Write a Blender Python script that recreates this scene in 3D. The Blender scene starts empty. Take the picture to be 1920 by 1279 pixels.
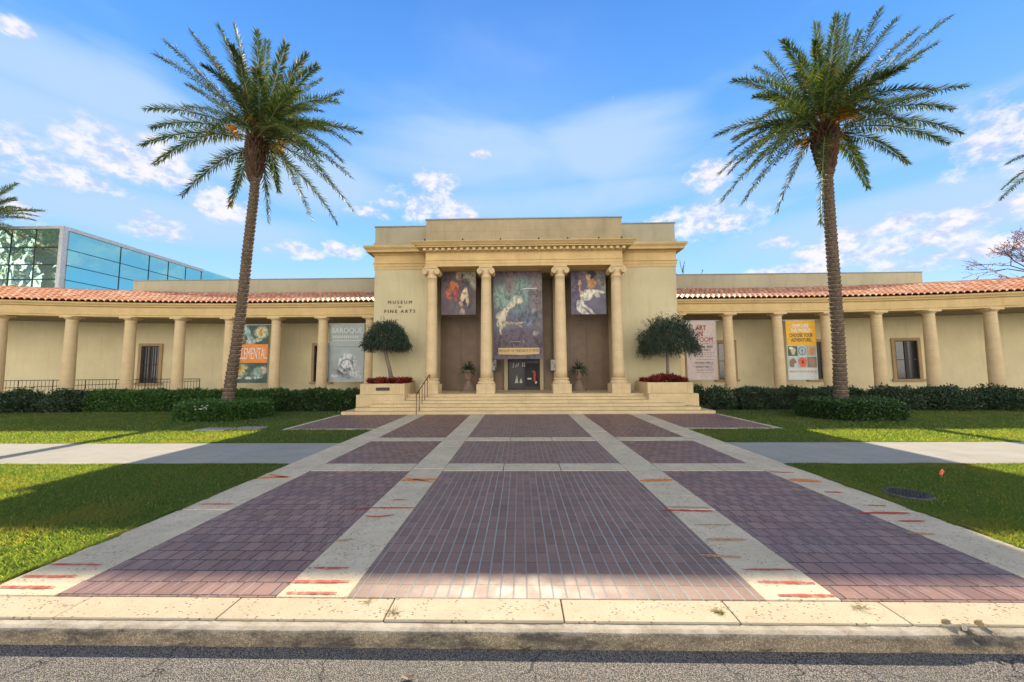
import bpy, math, random
import numpy as np
from mathutils import Vector, Matrix
random.seed(7); RNG = np.random.default_rng(7)
rad = math.radians
sc = bpy.context.scene
col = sc.collection

# ---------------------------------------------------------------- camera
FPX = 690.0                                   # focal length in pixels of a 1920 wide frame
CAM = Vector((-0.27, 0.0, 1.9))
YAW, PITCH, ROLL = math.atan(14/690), math.atan(52/690), -0.006
cd = bpy.data.cameras.new("camera"); cam = bpy.data.objects.new("camera", cd); col.objects.link(cam)
CROT = Matrix.Rotation(YAW, 3, 'Z') @ Matrix.Rotation(math.pi/2+PITCH, 3, 'X') @ Matrix.Rotation(ROLL, 3, 'Z')
cam.matrix_world = Matrix.Translation(CAM) @ CROT.to_4x4()
cd.sensor_width = 36; cd.lens = 36*FPX/1920; cd.clip_end = 3000; cd.clip_start = 0.05
sc.camera = cam
def ray(px, py): return CROT @ Vector((px-960, 639.5-py, -FPX))
def onz(px, py, z=0.0):
    d = ray(px, py); return CAM + d*((z-CAM.z)/d.z)
def ony(px, py, y):
    d = ray(px, py); return CAM + d*((y-CAM.y)/d.y)

# ---------------------------------------------------------------- world, sun, exposure
SUN_EL = 33.2
sc.view_settings.view_transform = 'Standard'; sc.view_settings.look = 'None'
sc.view_settings.exposure = 1.25; sc.view_settings.gamma = 1
W = bpy.data.worlds.new("World"); sc.world = W; W.use_nodes = True
SKYG = 4.15; CLD = .78; REAR = 3.4
def build_world():
    nt = W.node_tree; N = nt.nodes; L = nt.links; N.clear()
    def n(t, **k):
        o = N.new(t)
        for a, b in k.items(): setattr(o, a, b)
        return o
    def sock(s, v):
        if hasattr(v, 'is_linked') or isinstance(v, bpy.types.NodeSocket): L.new(v, s)
        else: s.default_value = v
    def m(op, a, b=None, c=None, clamp=False):
        o = n('ShaderNodeMath', operation=op, use_clamp=clamp)
        for i, v in enumerate((a, b, c)):
            if v is not None: sock(o.inputs[i], v)
        return o.outputs[0]
    def sm(x, a, b):
        o = n('ShaderNodeMapRange', interpolation_type='SMOOTHSTEP')
        sock(o.inputs[0], x); o.inputs[1].default_value = a; o.inputs[2].default_value = b
        return o.outputs[0]
    tc = n('ShaderNodeTexCoord'); sep = n('ShaderNodeSeparateXYZ'); L.new(tc.outputs['Generated'], sep.inputs[0])
    x, y, z = sep.outputs
    az = m('ARCTAN2', x, y); el = m('ARCSINE', z)
    sky = n('ShaderNodeTexSky', sky_type='NISHITA', sun_disc=False)
    sky.sun_elevation = rad(SUN_EL); sky.sun_rotation = 0.0
    sky.air_density = 1.0; sky.dust_density = 0.1; sky.ozone_density = 1.5; sky.altitude = 0
    hs = n('ShaderNodeHueSaturation'); hs.inputs['Saturation'].default_value = 1.25; hs.inputs['Value'].default_value = 1.0
    hs.inputs['Hue'].default_value = 0.5
    L.new(sky.outputs[0], hs.inputs['Color'])
    # clear winter blue: even gradient from the horizon up, a little of the sun's own brightening kept
    gr = n('ShaderNodeValToRGB'); L.new(m('DIVIDE', el, 1.5708, clamp=True), gr.inputs[0]); e = gr.color_ramp.elements
    e[0].position, e[0].color = 0.0, (.56, .72, .90, 1); e[1].position, e[1].color = .72, (.125, .150, .185, 1)
    for p_, c_ in ((.08, (.43, .64, .91, 1)), (.20, (.25, .52, .91, 1)), (.38, (.11, .35, .87, 1)), (.52, (.060, .24, .70, 1))):
        q_ = e.new(p_); q_.color = c_
    sc3 = n('ShaderNodeVectorMath', operation='SCALE'); L.new(gr.outputs[0], sc3.inputs[0]); sc3.inputs['Scale'].default_value = SKYG
    mb_ = n('ShaderNodeMix', data_type='RGBA'); mb_.inputs[0].default_value = .85; L.new(hs.outputs[0], mb_.inputs[6]); L.new(sc3.outputs[0], mb_.inputs[7])
    base = mb_.outputs[2]
    # direction plane coordinates for the clouds
    def noise(scale, detail, rough, sx=1, sy=1, sz=1, off=0, dist=0.0):
        mp = n('ShaderNodeMapping'); L.new(tc.outputs['Generated'], mp.inputs[0])
        mp.inputs['Scale'].default_value = (sx, sy, sz); mp.inputs['Location'].default_value = (off, off*.7, off*.3)
        o = n('ShaderNodeTexNoise'); L.new(mp.outputs[0], o.inputs['Vector'])
        o.inputs['Scale'].default_value = scale; o.inputs['Detail'].default_value = detail; o.inputs['Roughness'].default_value = rough
        o.inputs['Distortion'].default_value = dist
        return o.outputs['Fac']
    n1 = noise(15, 8, .6, 1, 1, 1.7, 3.1); n2 = noise(42, 6, .6, 1, 1, 1.5, 9.0)
    nn = m('ADD', m('MULTIPLY', m('SUBTRACT', n1, .5), 4.6), m('MULTIPLY', m('SUBTRACT', n2, .5), 1.4))
    # veil / cirrus: broad streaky sheet
    nv = noise(2.6, 5, .5, 1.0, 1.0, 3.2, 5.0, .4)
    lowband = m('SUBTRACT', 1.0, sm(el, .30, .75))
    veil = m('MULTIPLY', sm(nv, .46, .78), m('ADD', m('MULTIPLY', lowband, .75), .2))
    # broad pale veil in the middle of the view
    def ell(px, py, w, h, k=1.0):
        d = ray(px, py).normalized(); a = math.atan2(d.x, d.y); e = math.asin(d.z)
        q = m('ADD', m('POWER', m('DIVIDE', m('ABSOLUTE', m('SUBTRACT', az, a)), w), 2), m('POWER', m('DIVIDE', m('ABSOLUTE', m('SUBTRACT', el, e)), h), 2))
        return m('SUBTRACT', k, q)
    veil2 = None
    for (px, py, w, h) in ((880, 310, .40, .10), (1150, 262, .26, .10), (560, 330, .34, .08), (150, 150, .22, .06), (120, 250, .3, .08), (1650, 420, .34, .07), (1000, 380, .5, .05), (350, 420, .4, .06)):
        v = ell(px, py, w, h); veil2 = v if veil2 is None else m('MAXIMUM', veil2, v)
    veil2 = m('MULTIPLY', sm(m('ADD', veil2, m('MULTIPLY', m('SUBTRACT', nv, .5), 2.2)), -.15, 1.1), .85)
    veil = m('MAXIMUM', veil, veil2)
    cum = None
    for (px, py, w, h) in ((60, 300, .06, .032), (235, 292, .085, .045), (270, 320, .06, .03), (310, 335, .05, .018), (300, 432, .045, .022), (275, 412, .02, .02),
                           (420, 385, .055, .03), (785, 385, .09, .033), (815, 350, .05, .035), (560, 470, .05, .02), (640, 470, .05, .018),
                           (1335, 330, .05, .035), (1340, 412, .10, .042), (1250, 412, .04, .015), (1460, 455, .03, .014), (1600, 440, .04, .018),
                           (1870, 255, .06, .055), (1910, 225, .03, .035), (1690, 415, .035, .016), (1760, 445, .05, .022), (1850, 400, .07, .022), (1650, 470, .08, .02),
                           (30, 55, .02, .014), (860, 395, .06, .02), (700, 400, .05, .012), (1780, 480, .09, .02), (1560, 470, .06, .015), (180, 345, .05, .012), (30, 390, .03, .02), (900, 290, .03, .01), (1500, 505, .09, .014)):
        v = ell(px, py, w*1.12, h*1.15); cum = v if cum is None else m('MAXIMUM', cum, v)
    # unseen random cumulus added in the rest of the sky (behind the camera)
    back = m('MULTIPLY', sm(m('MULTIPLY', y, -1.0), -.1, .3), m('SUBTRACT', 1.0, sm(el, .55, .95)))
    nb = noise(3.2, 6, .55, 1, 1, 2.2, 12.0)
    cumb = m('SUBTRACT', m('MULTIPLY', m('SUBTRACT', nb, .38), 7.0), m('MULTIPLY', m('SUBTRACT', 1.0, back), 6.0))
    cmask = sm(m('ADD', m('MAXIMUM', m('MAXIMUM', cum, -1.2), cumb), nn), -.3, 1.25)
    # cumulus shading: brighter billows, mauve grey undersides
    shade = sm(m('ADD', n2, m('MULTIPLY', m('SUBTRACT', n1, .5), .6)), .36, .62)
    cc = n('ShaderNodeMix', data_type='RGBA'); L.new(shade, cc.inputs[0])
    cc.inputs[6].default_value = (2.2, 2.45, 3.3, 1); cc.inputs[7].default_value = (3.7, 3.5, 3.6, 1)
    # unseen clouds, added and boosted warm opposite the sun to light the shaded front
    wt = n('ShaderNodeVectorMath', operation='MULTIPLY_ADD'); cb_ = n('ShaderNodeCombineXYZ'); [L.new(back, cb_.inputs[i]) for i in range(3)]
    L.new(cb_.outputs[0], wt.inputs[0]); wt.inputs[1].default_value = (REAR*1.12, REAR*1.0, REAR*.68); wt.inputs[2].default_value = (1, 1, 1)
    rb = n('ShaderNodeVectorMath', operation='MULTIPLY'); L.new(cc.outputs[2], rb.inputs[0]); L.new(wt.outputs[0], rb.inputs[1])
    mv = n('ShaderNodeMix', data_type='RGBA'); L.new(veil, mv.inputs[0]); L.new(base, mv.inputs[6]); mv.inputs[7].default_value = (1.9, 2.6, 3.5, 1)
    mc = n('ShaderNodeMix', data_type='RGBA'); L.new(m('MULTIPLY', cmask, .85), mc.inputs[0]); L.new(mv.outputs[2], mc.inputs[6]); L.new(rb.outputs[0], mc.inputs[7])
    bg = n('ShaderNodeBackground'); L.new(mc.outputs[2], bg.inputs['Color']); bg.inputs['Strength'].default_value = 0.12
    out = n('ShaderNodeOutputWorld'); L.new(bg.outputs[0], out.inputs[0])
build_world()
sl = bpy.data.lights.new("sun", 'SUN'); sl.energy = 3.9; sl.angle = rad(0.53); sl.color = (1, .87, .66)
so = bpy.data.objects.new("sun", sl); col.objects.link(so)
sdir = Vector((0, math.cos(rad(SUN_EL)), math.sin(rad(SUN_EL))))
so.rotation_euler = sdir.to_track_quat('Z', 'Y').to_euler(); so.location = (0, 60, 60)

# ---------------------------------------------------------------- materials
class NT:
    def __init__(s, name):
        s.m = bpy.data.materials.new(name); s.m.use_nodes = True; s.t = s.m.node_tree; s.t.nodes.clear()
        s.out = s.n('ShaderNodeOutputMaterial')
        s.tc = s.n('ShaderNodeTexCoord')
        s.co = s.tc.outputs['Object']
    def n(s, t, **k):
        o = s.t.nodes.new(t)
        for a, b in k.items(): setattr(o, a, b)
        return o
    def put(s, so_, v):
        if isinstance(v, bpy.types.NodeSocket): s.t.links.new(v, so_)
        elif isinstance(v, (tuple, list)) and len(v) == 3 and so_.type == 'RGBA': so_.default_value = (*v, 1)
        else: so_.default_value = v
    def math(s, op, a, b=None, clamp=False):
        o = s.n('ShaderNodeMath', operation=op, use_clamp=clamp); s.put(o.inputs[0], a)
        if b is not None: s.put(o.inputs[1], b)
        return o.outputs[0]
    def noise(s, scale, detail=4, rough=.5, vec=None, sxyz=None, dist=0):
        v = vec or s.co
        if sxyz:
            mp = s.n('ShaderNodeMapping'); s.put(mp.inputs[0], v); mp.inputs['Scale'].default_value = sxyz; v = mp.outputs[0]
        o = s.n('ShaderNodeTexNoise'); s.put(o.inputs['Vector'], v)
        o.inputs['Scale'].default_value = scale; o.inputs['Detail'].default_value = detail; o.inputs['Roughness'].default_value = rough
        o.inputs['Distortion'].default_value = dist
        return o.outputs['Fac']
    def vor(s, scale, feature='F1', out='Distance', vec=None, rnd=1.0):
        o = s.n('ShaderNodeTexVoronoi', feature=feature); s.put(o.inputs['Vector'], vec or s.co); o.inputs['Scale'].default_value = scale
        o.inputs['Randomness'].default_value = rnd
        return o.outputs[out]
    def mr(s, x, a, b, c=0.0, d=1.0, smooth=False):
        o = s.n('ShaderNodeMapRange'); s.put(o.inputs[0], x)
        if smooth: o.interpolation_type = 'SMOOTHSTEP'
        for i, v in zip((1, 2, 3, 4), (a, b, c, d)): o.inputs[i].default_value = v
        return o.outputs[0]
    def mix(s, f, a, b, blend='MIX'):
        o = s.n('ShaderNodeMix', data_type='RGBA', blend_type=blend); s.put(o.inputs[0], f); s.put(o.inputs[6], a); s.put(o.inputs[7], b)
        return o.outputs[2]
    def bsdf(s, color, rough=.7, spec=.5, bump=None, bstr=.3, bdist=.01, metal=0.0, coat=0.0):
        b = s.n('ShaderNodeBsdfPrincipled'); s.put(b.inputs['Base Color'], color); s.put(b.inputs['Roughness'], rough)
        b.inputs['Specular IOR Level'].default_value = spec; b.inputs['Metallic'].default_value = metal; b.inputs['Coat Weight'].default_value = coat
        if bump is not None:
            bm_ = s.n('ShaderNodeBump'); s.put(bm_.inputs['Height'], bump); bm_.inputs['Strength'].default_value = bstr; bm_.inputs['Distance'].default_value = bdist
            s.t.links.new(bm_.outputs[0], b.inputs['Normal'])
        s.t.links.new(b.outputs[0], s.out.inputs[0]); s.b = b
        return s.m
def xyz(t):
    sp = t.n('ShaderNodeSeparateXYZ'); t.put(sp.inputs[0], t.co); return sp.outputs

def plain(name, c, rough=.6, metal=0, spec=.5, var=.12, scale=6):
    t = NT(name); f = t.noise(scale, 5, .6)
    d = tuple(v*(1-var) for v in c); e = tuple(min(1, v*(1+var)) for v in c)
    return t.bsdf(t.mix(t.mr(f, .3, .7), d, e), rough, spec, metal=metal, bump=t.noise(scale*12, 3), bstr=.08)
def stucco(name, c, streak=.25):
    streak *= 1.7; t = NT(name); f = t.noise(.6, 6, .6); g = t.noise(2.2, 6, .7, sxyz=(1.6, 1.6, .22)); h = t.noise(60, 3, .6)
    cc = t.mix(t.mr(f, .35, .7), tuple(v*.9 for v in c), tuple(v*1.06 for v in c))
    cc = t.mix(t.math('MULTIPLY', t.mr(g, .52, .8), streak), cc, tuple(v*.62 for v in c))
    return t.bsdf(cc, .85, .3, bump=h, bstr=.18, bdist=.004)
def caststone(name, c, joint=None, pit=.25):
    """cast stone with faint stains and thin block joints"""
    t = NT(name); f = t.noise(1.3, 7, .65); g = t.noise(9, 5, .65); s_ = t.noise(1.1, 5, .65, sxyz=(3, 3, .35))
    cc = t.mix(t.mr(f, .32, .7), tuple(v*.84 for v in c), tuple(v*1.08 for v in c))
    cc = t.mix(t.math('MULTIPLY', t.mr(g, .55, .72), .35), cc, (c[0]*.78, c[1]*.70, c[2]*.58))
    cc = t.mix(t.math('MULTIPLY', t.mr(s_, .55, .8), .4), cc, (c[0]*.55, c[1]*.52, c[2]*.48))
    hgt = t.noise(45, 4, .6)
    if joint:
        jx, jz = joint; X, Y, Z = xyz(t)
        row = t.math('FLOOR', t.math('DIVIDE', Z, jz))
        u = t.math('FRACT', t.math('ADD', t.math('DIVIDE', X, jx), t.math('MULTIPLY', row, .41)))
        w = t.math('FRACT', t.math('DIVIDE', Z, jz))
        j = t.math('MAXIMUM', t.math('LESS_THAN', u, .010/jx), t.math('LESS_THAN', w, .008/jz))
        cc = t.mix(t.math('MULTIPLY', j, .6), cc, tuple(v*.35 for v in c))
    return t.bsdf(cc, .8, .35, bump=hgt, bstr=.2, bdist=.004)

M = {}
M['wall'] = stucco('stucco_wall', (.57, .49, .295), .3)
M['wall_wing'] = stucco('stucco_wing_wall', (.70, .60, .37), .25)
M['wall_up'] = stucco('stucco_parapet', (.44, .385, .26), .35)
M['stone'] = caststone('cast_stone', (.62, .44, .20))
M['stone_col'] = caststone('cast_stone_column', (.64, .48, .27), joint=(50, 1.37))
M['attic'] = caststone('attic_stone', (.40, .315, .185), joint=(1.25, .55))
M['step'] = caststone('step_stone', (.60, .455, .245), joint=(1.9, 9.0))
M['niche'] = plain('brown_bronze_panel', (.185, .125, .08), .6, var=.15, scale=2)
M['niche_wall'] = stucco('niche_stucco', (.42, .34, .21), .2)
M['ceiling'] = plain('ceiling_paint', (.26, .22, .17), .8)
M['dark_metal'] = plain('dark_bronze_metal', (.030, .026, .024), .45, metal=.3)
M['rail_metal'] = plain('brown_painted_rail', (.11, .055, .035), .5)
M['white_metal'] = plain('grey_aluminium', (.52, .53, .55), .4)
M['letter'] = plain('dark_bronze_letters', (.045, .035, .03), .4, metal=.4)
M['coping'] = plain('metal_coping', (.25, .26, .24), .5)
M['soil'] = plain('dark_soil', (.04, .03, .02), .95)
M['core'] = plain('foliage_inner_shade', (.012, .018, .008), .95)  # shade between the leaves, put into the colour of the solid core
M['urn'] = caststone('urn_stone', (.24, .165, .115))

def tile_mat():
    t = NT('terracotta_tile'); r = t.n('ShaderNodeTexVoronoi'); t.put(r.inputs['Vector'], t.co)
    mp = t.n('ShaderNodeMapping'); t.put(mp.inputs[0], t.co); mp.inputs['Scale'].default_value = (4.1, 2.7, .01)
    t.t.links.new(mp.outputs[0], r.inputs['Vector']); r.inputs['Scale'].default_value = 1; r.inputs['Randomness'].default_value = .3
    sp = t.n('ShaderNodeSeparateColor'); t.put(sp.inputs[0], r.outputs['Color'])
    c = t.mix(sp.outputs[0], (.46, .15, .06), (.58, .25, .11)); c = t.mix(t.mr(sp.outputs[1], .5, 1), c, (.66, .40, .22))
    c = t.mix(t.math('MULTIPLY', t.mr(t.noise(3, 6, .7), .5, .75), .5), c, (.20, .10, .07))
    return t.bsdf(c, .5, .4, bump=t.noise(50, 3), bstr=.15, bdist=.003)
M['tile'] = tile_mat()

def brick_outer():
    t = NT('brick_paving_outer'); wob = t.noise(9, 3)
    mp = t.n('ShaderNodeVectorMath', operation='ADD'); t.put(mp.inputs[0], t.co)
    cx = t.n('ShaderNodeCombineXYZ'); t.put(cx.inputs[0], t.math('MULTIPLY', t.math('SUBTRACT', wob, .5), .016)); t.put(cx.inputs[1], t.math('MULTIPLY', t.math('SUBTRACT', t.noise(5, 3), .5), .014))
    t.put(mp.inputs[1], cx.outputs[0])
    b = t.n('ShaderNodeTexBrick', offset=.5, squash=1); t.put(b.inputs['Vector'], mp.outputs[0])
    b.inputs['Scale'].default_value = 1; b.inputs['Brick Width'].default_value = .172; b.inputs['Row Height'].default_value = .19
    b.inputs['Mortar Size'].default_value = .0075; b.inputs['Mortar Smooth'].default_value = .2; b.inputs['Bias'].default_value = 0
    b.inputs['Color1'].default_value = (.20, .105, .082, 1); b.inputs['Color2'].default_value = (.32, .175, .13, 1); b.inputs['Mortar'].default_value = (.022, .018, .018, 1)
    c = t.mix(t.math('MULTIPLY', t.mr(t.noise(1.1, 6, .7), .42, .68), .45), b.outputs['Color'], (.15, .10, .11))
    c = t.mix(t.math('MULTIPLY', t.mr(t.noise(30, 5, .7), .5, .8), .4), c, (.36, .25, .21))
    # patchy light sand in the lengthwise joints
    X, Y, Z = xyz(t); row = t.math('FLOOR', t.math('DIVIDE', Y, .19)); odd = t.math('FRACT', t.math('MULTIPLY', row, .5))
    u = t.math('FRACT', t.math('ADD', t.math('DIVIDE', X, .172), odd))
    ln = t.math('LESS_THAN', t.math('ABSOLUTE', t.math('SUBTRACT', u, .5)), .466)
    ln = t.math('MULTIPLY', t.math('SUBTRACT', 1.0, ln), t.mr(t.noise(2.3, 3), .46, .54))
    c = t.mix(t.math('MULTIPLY', ln, .6), c, (.36, .33, .30))
    return t.bsdf(c, t.mr(t.noise(6, 4), .3, .7, .42, .62), .5, bump=t.math('SUBTRACT', t.math('MULTIPLY', t.noise(70, 4), .4), b.outputs['Fac']), bstr=.5, bdist=.004)
M['brick_outer'] = brick_outer()
def brick_centre():
    t = NT('brick_paving_centre'); X, Y, Z = xyz(t)
    xw = t.math('ADD', X, t.math('MULTIPLY', t.math('SUBTRACT', t.noise(3, 3), .5), .012))
    yw = t.math('ADD', Y, t.math('MULTIPLY', t.math('SUBTRACT', t.noise(4, 3), .5), .014))
    PX, PY = .1116, .19
    u = t.math('FRACT', t.math('DIVIDE', xw, PX)); v = t.math('FRACT', t.math('DIVIDE', t.math('SUBTRACT', yw, 3.21), PY))
    iu = t.math('FLOOR', t.math('DIVIDE', xw, PX)); iv = t.math('FLOOR', t.math('DIVIDE', t.math('SUBTRACT', yw, 3.21), PY))
    cm = t.n('ShaderNodeCombineXYZ'); t.put(cm.inputs[0], iu); t.put(cm.inputs[1], iv)
    wn = t.n('ShaderNodeTexWhiteNoise', noise_dimensions='2D'); t.put(wn.inputs['Vector'], cm.outputs[0])
    wl = t.n('ShaderNodeTexWhiteNoise', noise_dimensions='1D'); t.put(wl.inputs['W'], iu)
    gu = t.math('ABSOLUTE', t.math('SUBTRACT', u, .5)); gl = t.mr(gu, .425, .455, 0, 1, True)
    gl = t.math('MULTIPLY', gl, t.mr(wl.outputs['Value'], 0, .6, .45, 1.0))
    gv = t.mr(t.math('ABSOLUTE', t.math('SUBTRACT', v, .5)), .478, .488, 0, 1, True)
    c = t.mix(wn.outputs['Value'], (.22, .13, .095), (.30, .18, .135))
    c = t.mix(t.math('MULTIPLY', t.mr(t.noise(1.3, 6, .7), .42, .68), .4), c, (.13, .10, .10))
    c = t.mix(t.math('MULTIPLY', t.mr(t.noise(34, 5, .7), .5, .8), .45), c, (.38, .29, .24))
    c = t.mix(t.math('MULTIPLY', gv, .85), c, (.05, .04, .038))
    c = t.mix(gl, c, t.mix(t.noise(14, 4), (.21, .24, .23), (.38, .41, .38)))
    h = t.math('SUBTRACT', t.math('MULTIPLY', t.noise(70, 4), .3), t.math('MAXIMUM', gl, gv))
    rr = t.math('ADD', t.mr(t.noise(5, 4), .3, .7, .52, .68), t.math('MULTIPLY', gl, .45))
    return t.bsdf(c, rr, .4, bump=h, bstr=.45, bdist=.004)
M['brick_centre'] = brick_centre()

def coral(name, c, pits=1.0, grime=.5):
    t = NT(name); f = t.noise(1.4, 6, .65); g = t.noise(7, 6, .7)
    cc = t.mix(t.mr(f, .3, .7), tuple(v*.82 for v in c), tuple(v*1.08 for v in c))
    cc = t.mix(t.math('MULTIPLY', t.mr(g, .5, .75), grime), cc, (c[0]*.62, c[1]*.58, c[2]*.5))
    w = t.n('ShaderNodeMapping'); t.put(w.inputs[0], t.co); w.inputs['Scale'].default_value = (1, 1.6, 1)
    d = t.vor(24, vec=w.outputs[0]); pn = t.noise(4, 4, .6)
    pit = t.math('MULTIPLY', t.math('SUBTRACT', 1.0, t.mr(d, .12, .30)), t.mr(pn, .44, .54))
    d2 = t.vor(75); pit2 = t.math('MULTIPLY', t.math('SUBTRACT', 1.0, t.mr(d2, .10, .25)), t.mr(t.noise(3.3, 3), .40, .5))
    pp = t.math('MULTIPLY', t.math('MAXIMUM', pit, t.math('MULTIPLY', pit2, .7)), pits)
    cc = t.mix(pp, cc, (.10, .075, .05))
    return t.bsdf(cc, .8, .3, bump=t.math('SUBTRACT', t.math('MULTIPLY', t.noise(60, 4), .3), pp), bstr=.5, bdist=.004)
M['coral'] = coral('coral_stone_paving', (.66, .535, .36), grime=.6)
M['coral_front'] = coral('coral_stone_front_band', (.52, .425, .285), grime=.3)
def concrete(name, c, stain=.3):
    t = NT(name); f = t.noise(.9, 7, .65); s2 = t.noise(90, 3)
    cc = t.mix(t.mr(f, .3, .7), tuple(v*.85 for v in c), tuple(v*1.08 for v in c))
    cc = t.mix(t.math('MULTIPLY', t.mr(t.noise(3.5, 6, .7), .5, .75), stain), cc, tuple(v*.6 for v in c))
    cc = t.mix(t.math('MULTIPLY', t.mr(s2, .6, .75), .3), cc, tuple(v*.6 for v in c))
    return t.bsdf(cc, .85, .3, bump=s2, bstr=.2, bdist=.003)
M['sidewalk'] = concrete('concrete_sidewalk', (.36, .335, .28))
def kerb_mat():
    t = NT('old_kerb_concrete'); X, Y, Z = xyz(t)
    ag = t.vor(170, out='Color'); sp = t.n('ShaderNodeSeparateColor'); t.put(sp.inputs[0], ag)
    zz = t.math('ADD', Z, t.math('MULTIPLY', t.math('SUBTRACT', t.noise(5, 5, .7, sxyz=(1, 1, .2)), .5), .06))
    face = t.math('SUBTRACT', 1.0, t.mr(zz, -.028, -.006))                      # the worn face below the pale trowelled top
    c = t.mix(t.mr(t.noise(2, 6, .7), .3, .7), (.38, .33, .25), (.50, .44, .34))
    c = t.mix(t.math('MULTIPLY', t.mr(t.noise(18, 5, .7), .5, .7), .4), c, (.28, .26, .22))
    fc = t.mix(t.mr(sp.outputs[0], .55, .95), (.22, .17, .105), (.44, .36, .24))
    fc = t.mix(t.math('MULTIPLY', t.mr(t.noise(2.4, 6, .75, sxyz=(1, 1, 3)), .45, .62), .85), fc, (.05, .045, .04))
    c = t.mix(face, c, fc)
    return t.bsdf(c, .85, .3, bump=t.math('ADD', t.noise(60, 4), t.math('MULTIPLY', sp.outputs[0], .6)), bstr=.6, bdist=.006)
M['kerb'] = kerb_mat()
def asphalt():
    t = NT('asphalt'); v = t.n('ShaderNodeTexVoronoi'); t.put(v.inputs['Vector'], t.co); v.inputs['Scale'].default_value = 135
    sp = t.n('ShaderNodeSeparateColor'); t.put(sp.inputs[0], v.outputs['Color'])
    c = t.mix(sp.outputs[0], (.20, .17, .135), (.48, .41, .325)); c = t.mix(t.mr(v.outputs['Distance'], .3, .6), c, (.05, .048, .045))
    c = t.mix(t.math('MULTIPLY', t.mr(t.noise(1.5, 5, .6), .4, .7), .3), c, (.12, .11, .10))
    w = t.n('ShaderNodeMapping'); t.put(w.inputs[0], t.co); w.inputs['Scale'].default_value = (1, 1, 1)
    wd = t.n('ShaderNodeVectorMath', operation='ADD'); t.put(wd.inputs[0], t.co)
    nz = t.n('ShaderNodeTexNoise'); t.put(nz.inputs['Vector'], t.co); nz.inputs['Scale'].default_value = 6; nz.inputs['Detail'].default_value = 5
    sc_ = t.n('ShaderNodeVectorMath', operation='SCALE'); t.put(sc_.inputs[0], nz.outputs['Color']); sc_.inputs['Scale'].default_value = .22
    t.put(wd.inputs[1], sc_.outputs[0])
    cr = t.math('SUBTRACT', 1.0, t.mr(t.vor(1.1, 'DISTANCE_TO_EDGE', vec=wd.outputs[0]), .0, .007))
    c = t.mix(t.math('MULTIPLY', cr, .85), c, (.02, .018, .016))
    h = t.math('SUBTRACT', t.math('MULTIPLY', sp.outputs[1], .8), t.math('ADD', v.outputs['Distance'], t.math('MULTIPLY', cr, 2.0)))
    return t.bsdf(c, .8, .4, bump=h, bstr=.8, bdist=.006)
M['asphalt'] = asphalt()
def lawn_base():
    t = NT('lawn_soil'); f = t.noise(2.2, 6, .65)
    c = t.mix(t.mr(f, .35, .65), (.045, .085, .028), (.075, .12, .038)); c = t.mix(t.mr(t.noise(.55, 5, .6), .56, .68), c, (.17, .135, .07))
    c = t.mix(t.mr(t.noise(80, 3), .4, .7), c, (.028, .05, .012))
    return t.bsdf(c, .9, .2, bump=t.noise(90, 4), bstr=.7, bdist=.02)
M['lawn'] = lawn_base()
def leafmat(name, c1, c2, c3=None, trans=.5, tcol=None, rough=.5, patch=None, spec=.4):
    t = NT(name); g = t.n('ShaderNodeNewGeometry'); r = g.outputs['Random Per Island']
    c = t.mix(r, c1, c2)
    if c3: c = t.mix(t.mr(t.math('FRACT', t.math('MULTIPLY', r, 17.3)), .88, .93), c, c3)
    if patch: c = t.mix(t.math('MULTIPLY', t.mr(t.noise(patch[0], 5, .6), patch[1], patch[2]), patch[4] if len(patch) > 4 else .8), c, patch[3])
    b = t.n('ShaderNodeBsdfPrincipled'); t.put(b.inputs['Base Color'], c); b.inputs['Roughness'].default_value = rough; b.inputs['Specular IOR Level'].default_value = spec
    tr = t.n('ShaderNodeBsdfTranslucent'); tm = t.mix(1.0, c, tcol or (1.9, 2.0, .5), 'MULTIPLY'); t.put(tr.inputs[0], tm)
    ms = t.n('ShaderNodeMixShader'); ms.inputs[0].default_value = trans
    t.t.links.new(b.outputs[0], ms.inputs[1]); t.t.links.new(tr.outputs[0], ms.inputs[2]); t.t.links.new(ms.outputs[0], t.out.inputs[0])
    return t.m
M['grass'] = leafmat('grass_blades', (.056, .100, .050), (.104, .150, .072), (.22, .21, .11),   .55, (3.9, 3.5, .6), .6, (.7, .52, .66, (.17, .155, .08), .6), .25)
M['palm_leaf'] = leafmat('palm_leaflets', (.030, .064, .030), (.075, .110, .042), (.22, .17, .05), .28, (2.1, 2.1, .6), .6, (.9, .58, .68, (.20, .15, .03), .4), .22)
M['hedge_leaf'] = leafmat('hedge_leaves', (.014, .040, .010), (.040, .085, .018), (.09, .15, .04), .25, (1.6, 2.0, .6), .45)
M['hedge_bright'] = leafmat('bright_hedge_leaves', (.020, .062, .012), (.065, .135, .024), (.13, .22, .05), .3, (1.6, 2.0, .6), .45)
M['shrub_leaf'] = leafmat('dark_shrub_leaves', (.018, .044, .018), (.050, .085, .038), (.07, .06, .045), .2, (1.4, 1.6, .8), .5)
M['weep_leaf'] = leafmat('weeping_tree_leaves', (.018, .036, .020), (.045, .070, .036), None, .2, (1.4, 1.6, .8), .5)
M['red_leaf'] = leafmat('red_bromeliad_leaves', (.30, .035, .022), (.10, .018, .018), (.07, .06, .025), .25, (1.8, .8, .8), .4)
M['urn_leaf'] = leafmat('urn_plant_leaves', (.02, .04, .02), (.04, .07, .03), None, .2)
M['flower_white'] = plain('white_flower', (.6, .6, .55), .6)
M['flower_red'] = plain('red_flower', (.50, .06, .05), .6)
M['fruit'] = leafmat('golden_fruit_stalks', (.55, .30, .04), (.45, .22, .03), None, .35, (1.6, 1.3, .5), .5)
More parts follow.
